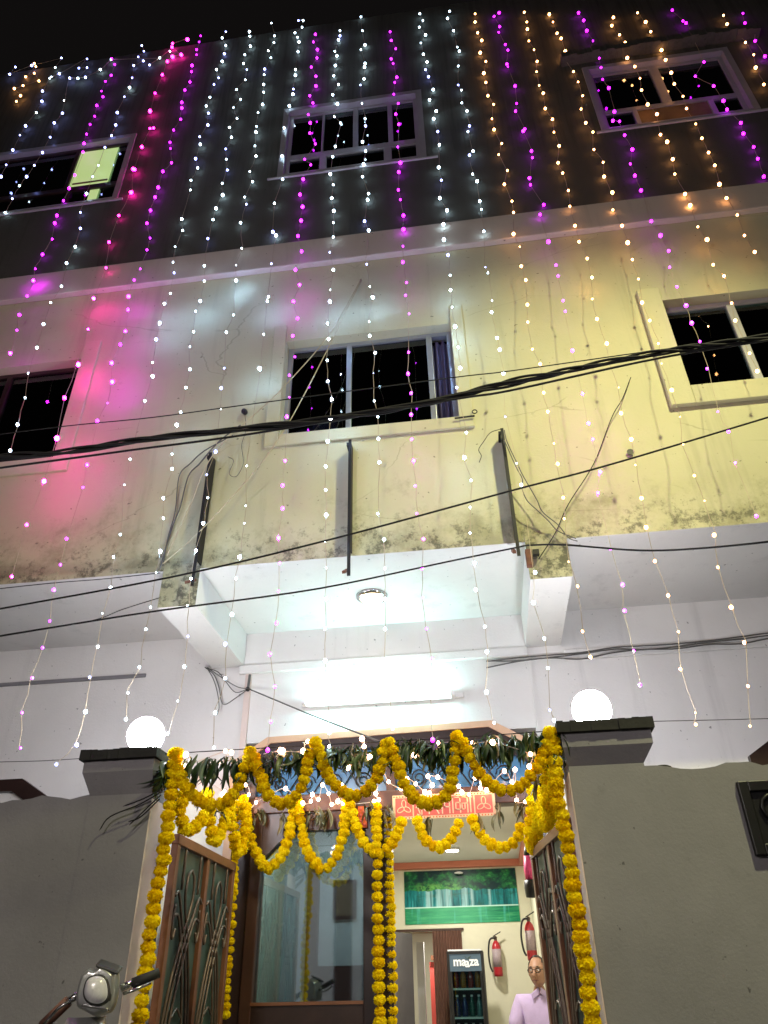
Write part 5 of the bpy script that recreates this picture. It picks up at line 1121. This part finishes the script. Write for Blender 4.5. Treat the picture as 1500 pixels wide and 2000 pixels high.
# ------------------------------------------------------------------ scooter in front of the left wall
def scooter():
    hc = at(193, 1931, 3.72); X, Y, Z = hc
    t = thing('scooter', 'grey scooter parked before the left wall, headlight towards the street', 'scooter', (X, Y, 0))
    yw = math.radians(14)
    R_ = Matrix.Rotation(yw, 3, 'Z')
    def L(x, y, z): return hc+R_ @ Vector((x, y, z))          # handlebar head: -y forwards
    def LM(mb):
        mb.v = [tuple(L(*p)) for p in mb.v]; return mb
    # handlebar cowl: shield outline lofted back
    out = [(-.088, .015), (-.079, .058), (-.052, .080), (-.018, .074), (.004, .094), (.045, .082), (.076, .060), (.087, .0), (.088, -.058), (.072, -.092), (.015, -.108), (-.042, -.082), (-.074, -.070), (-.090, -.030)]
    b = MB(); n = len(out); rings = [(.10, .80), (.04, .98), (-.01, 1.0), (-.05, .95), (-.078, .80)]
    for y, s_ in rings: b.add([(x*s_, y, z*s_) for x, z in out], [])
    for r_ in range(len(rings)-1):
        for i in range(n): b.f.append((r_*n+i, (r_+1)*n+i, (r_+1)*n+(i+1) % n, r_*n+(i+1) % n))
    b.f.append(tuple(range(n))); b.f.append(tuple(range(5*n-1, 4*n-1, -1)))
    o = LM(b).build('cowl', 'scooter_grey', t, True, bevel=.006); s = o.modifiers.new('sub', 'SUBSURF'); s.levels = s.render_levels = 1
    lens = [(-.040, .012), (-.030, .040), (.004, .050), (.036, .040), (.055, .008), (.060, -.030), (.036, -.050), (-.006, -.046), (-.034, -.022)]
    lens = [(p.x, p.z) for p in spline([(x, 0, z) for x, z in lens[-2:]+lens+lens[:2]], 4)][8:8+4*len(lens)]
    b = MB(); n = len(lens)
    b.add([(x*1.28-.004, -.070, z*1.28-.007) for x, z in lens]+[(x*1.02, -.090, z*1.02-.004) for x, z in lens], [(i, n+i, n+(i+1) % n, (i+1) % n) for i in range(n)]+[tuple(range(n, 2*n))])
    o = LM(b).build('headlight_rim', 'scooter_dark', t, True); s = o.modifiers.new('sub', 'SUBSURF'); s.levels = s.render_levels = 2
    b = MB()
    for k_, (sc_, y) in enumerate(((1.0, -.096), (.8, -.110), (.45, -.118), (.02, -.121))): b.add([(x*sc_, y, z*sc_-.004) for x, z in lens], [])
    for r_ in range(3):
        for i in range(n): b.f.append((r_*n+i, (r_+1)*n+i, (r_+1)*n+(i+1) % n, r_*n+(i+1) % n))
    b.f.append(tuple(range(n-1, -1, -1)))
    o = LM(b).build('headlight', 'head_lens', t, True); s = o.modifiers.new('sub', 'SUBSURF'); s.levels = s.render_levels = 2
    b = MB().obox((.012, -.060, -.072), (.058, .0, -.008), (0, .022, -.004), (0, .0, .006)); LM(b).build('lower_trim', 'chrome', t, bevel=.006)
    b = MB().obox((.036, -.03, .082), (.052, .0, -.016), (0, .045, .012), (0, 0, .008)); LM(b).build('visor', 'scooter_dark', t, bevel=.008)
    LM(MB().tube([(.09, .03, .0), (.14, .045, .022)], .016, 10)).build('bar', 'chrome', t, True)
    LM(MB().tube([(.135, .045, .018), (.245, .075, .058)], .021, 12)).build('grip', 'rubber', t, True)
    LM(MB().tube([(.11, .0, -.02), (.15, -.005, -.01), (.22, .03, .02)], .007, 6)).build('brake_lever', 'chrome', t, True)
    LM(MB().tube([(-.09, .03, -.02), (-.14, .05, -.05)], .016, 10)).build('bar', 'chrome', t, True)
    LM(MB().tube([(-.135, .05, -.045), (-.235, .09, -.135)], .024, 12)).build('grip', 'brown_cover', t, True)
    LM(MB().tube([(-.11, .0, -.04), (-.16, .0, -.07), (-.22, .04, -.13)], .007, 6)).build('brake_lever', 'chrome', t, True)
    # body: runs to the picture's left along the wall
    d = Vector((-.97, .12, 0)).normalized(); e = Vector((-d.y, d.x, 0))
    o0 = Vector((X, Y+.05, 0))
    def B(a, s_, z): return o0+d*a+e*s_+Vector((0, 0, z))
    MB().tube([B(.0, 0, .98), B(-.05, 0, .7), B(-.16, 0, .28)], [.035, .04, .03], 10).build('steering_column', 'scooter_dark', t, True)
    ap = MB(); prof = [(-.02, .12, 1.08), (-.03, .19, .99), (-.05, .22, .85), (-.05, .24, .65), (.02, .22, .42), (.10, .16, .30)]
    vs = []
    for a, w_, z in prof:
        for k in range(7):
            q = (k/6-.5)*2; vs.append(B(a+.10*q*q, w_*q, z))
    fs = [(i*7+k, i*7+k+1, i*7+k+8, i*7+k+7) for i in range(5) for k in range(6)]
    ao_ = ap.add(vs, fs).build('apron', 'scooter_grey', t, True); sm = ao_.modifiers.new('solid', 'SOLIDIFY'); sm.thickness = .02
    fm = MB(); vs = []
    for i in range(9):
        a = math.pi*(.08+.72*i/8)
        for k in range(5):
            q = (k/4-.5)*2; r_ = .27-.03*q*q; vs.append(B(-.18-r_*math.cos(a), .075*q, .23+r_*math.sin(a)))
    fo = fm.add(vs, [(i*5+k, i*5+k+1, i*5+k+6, i*5+k+5) for i in range(8) for k in range(4)]).build('front_fender', 'scooter_grey', t, True); sm = fo.modifiers.new('solid', 'SOLIDIFY'); sm.thickness = .008
    for a in (-.18, 1.06):
        wh = MB().lathe([(.13, -.045), (.205, -.05), (.23, -.02), (.23, .02), (.205, .05), (.13, .045)], B(a, 0, .23), 24, e).build('wheel', 'rubber', t, True)
        MB().lathe([(.04, -.05), (.13, -.046), (.13, .046), (.04, .05)], B(a, 0, .23), 20, e).build('rim', 'chrome', wh, True)
    MB().obox(B(.32, 0, .27), d*.26, e*.15, (0, 0, .03)).build('floorboard', 'scooter_dark', t, bevel=.015)
    rb = skin('rear_body', [(B(.55, 0, .42), (.13, .13)), (B(.75, 0, .52), (.17, .16)), (B(1.05, 0, .56), (.17, .14)), (B(1.3, 0, .62), (.10, .08))], [(0, 1), (1, 2), (2, 3)], 'scooter_grey', t)
    skin('seat', [(B(.55, 0, .70), (.10, .05)), (B(.80, 0, .74), (.14, .05)), (B(1.15, 0, .77), (.14, .05)), (B(1.3, 0, .80), (.10, .04))], [(0, 1), (1, 2), (2, 3)], 'rubber', t)
    MB().obox(B(1.40, 0, .66), d*.02, e*.07, (0, 0, .04)).build('tail_light', 'ext_red', t, bevel=.01)
    MB().tube([B(.5, .12, .28), B(.55, .25, .0)], .012, 6).build('side_stand', 'steel_black', t)
scooter()

# ------------------------------------------------------------------ house across the street (shows in the entrance glass)
op = thing('opposite_house', 'pale house with dark roller shutter across the street, mirrored in the glass', 'house', (-2, -4.5, 0))
MB().box(-9, 8, -4.8, -4.5, 0, 6).build('wall', 'opposite_white', op)
for k in range(30): MB().box(-2.6, 1.2, -4.49-.004*(k % 2), -4.46+.02*(k % 2), .02+k*.08, .094+k*.08).build('slat', 'shutter', op)
for x in (-3.1, 1.4): MB().box(x, x+.3, -4.5+.001, -4.3, 0, 4).build('pilaster', 'wood_brown', op)
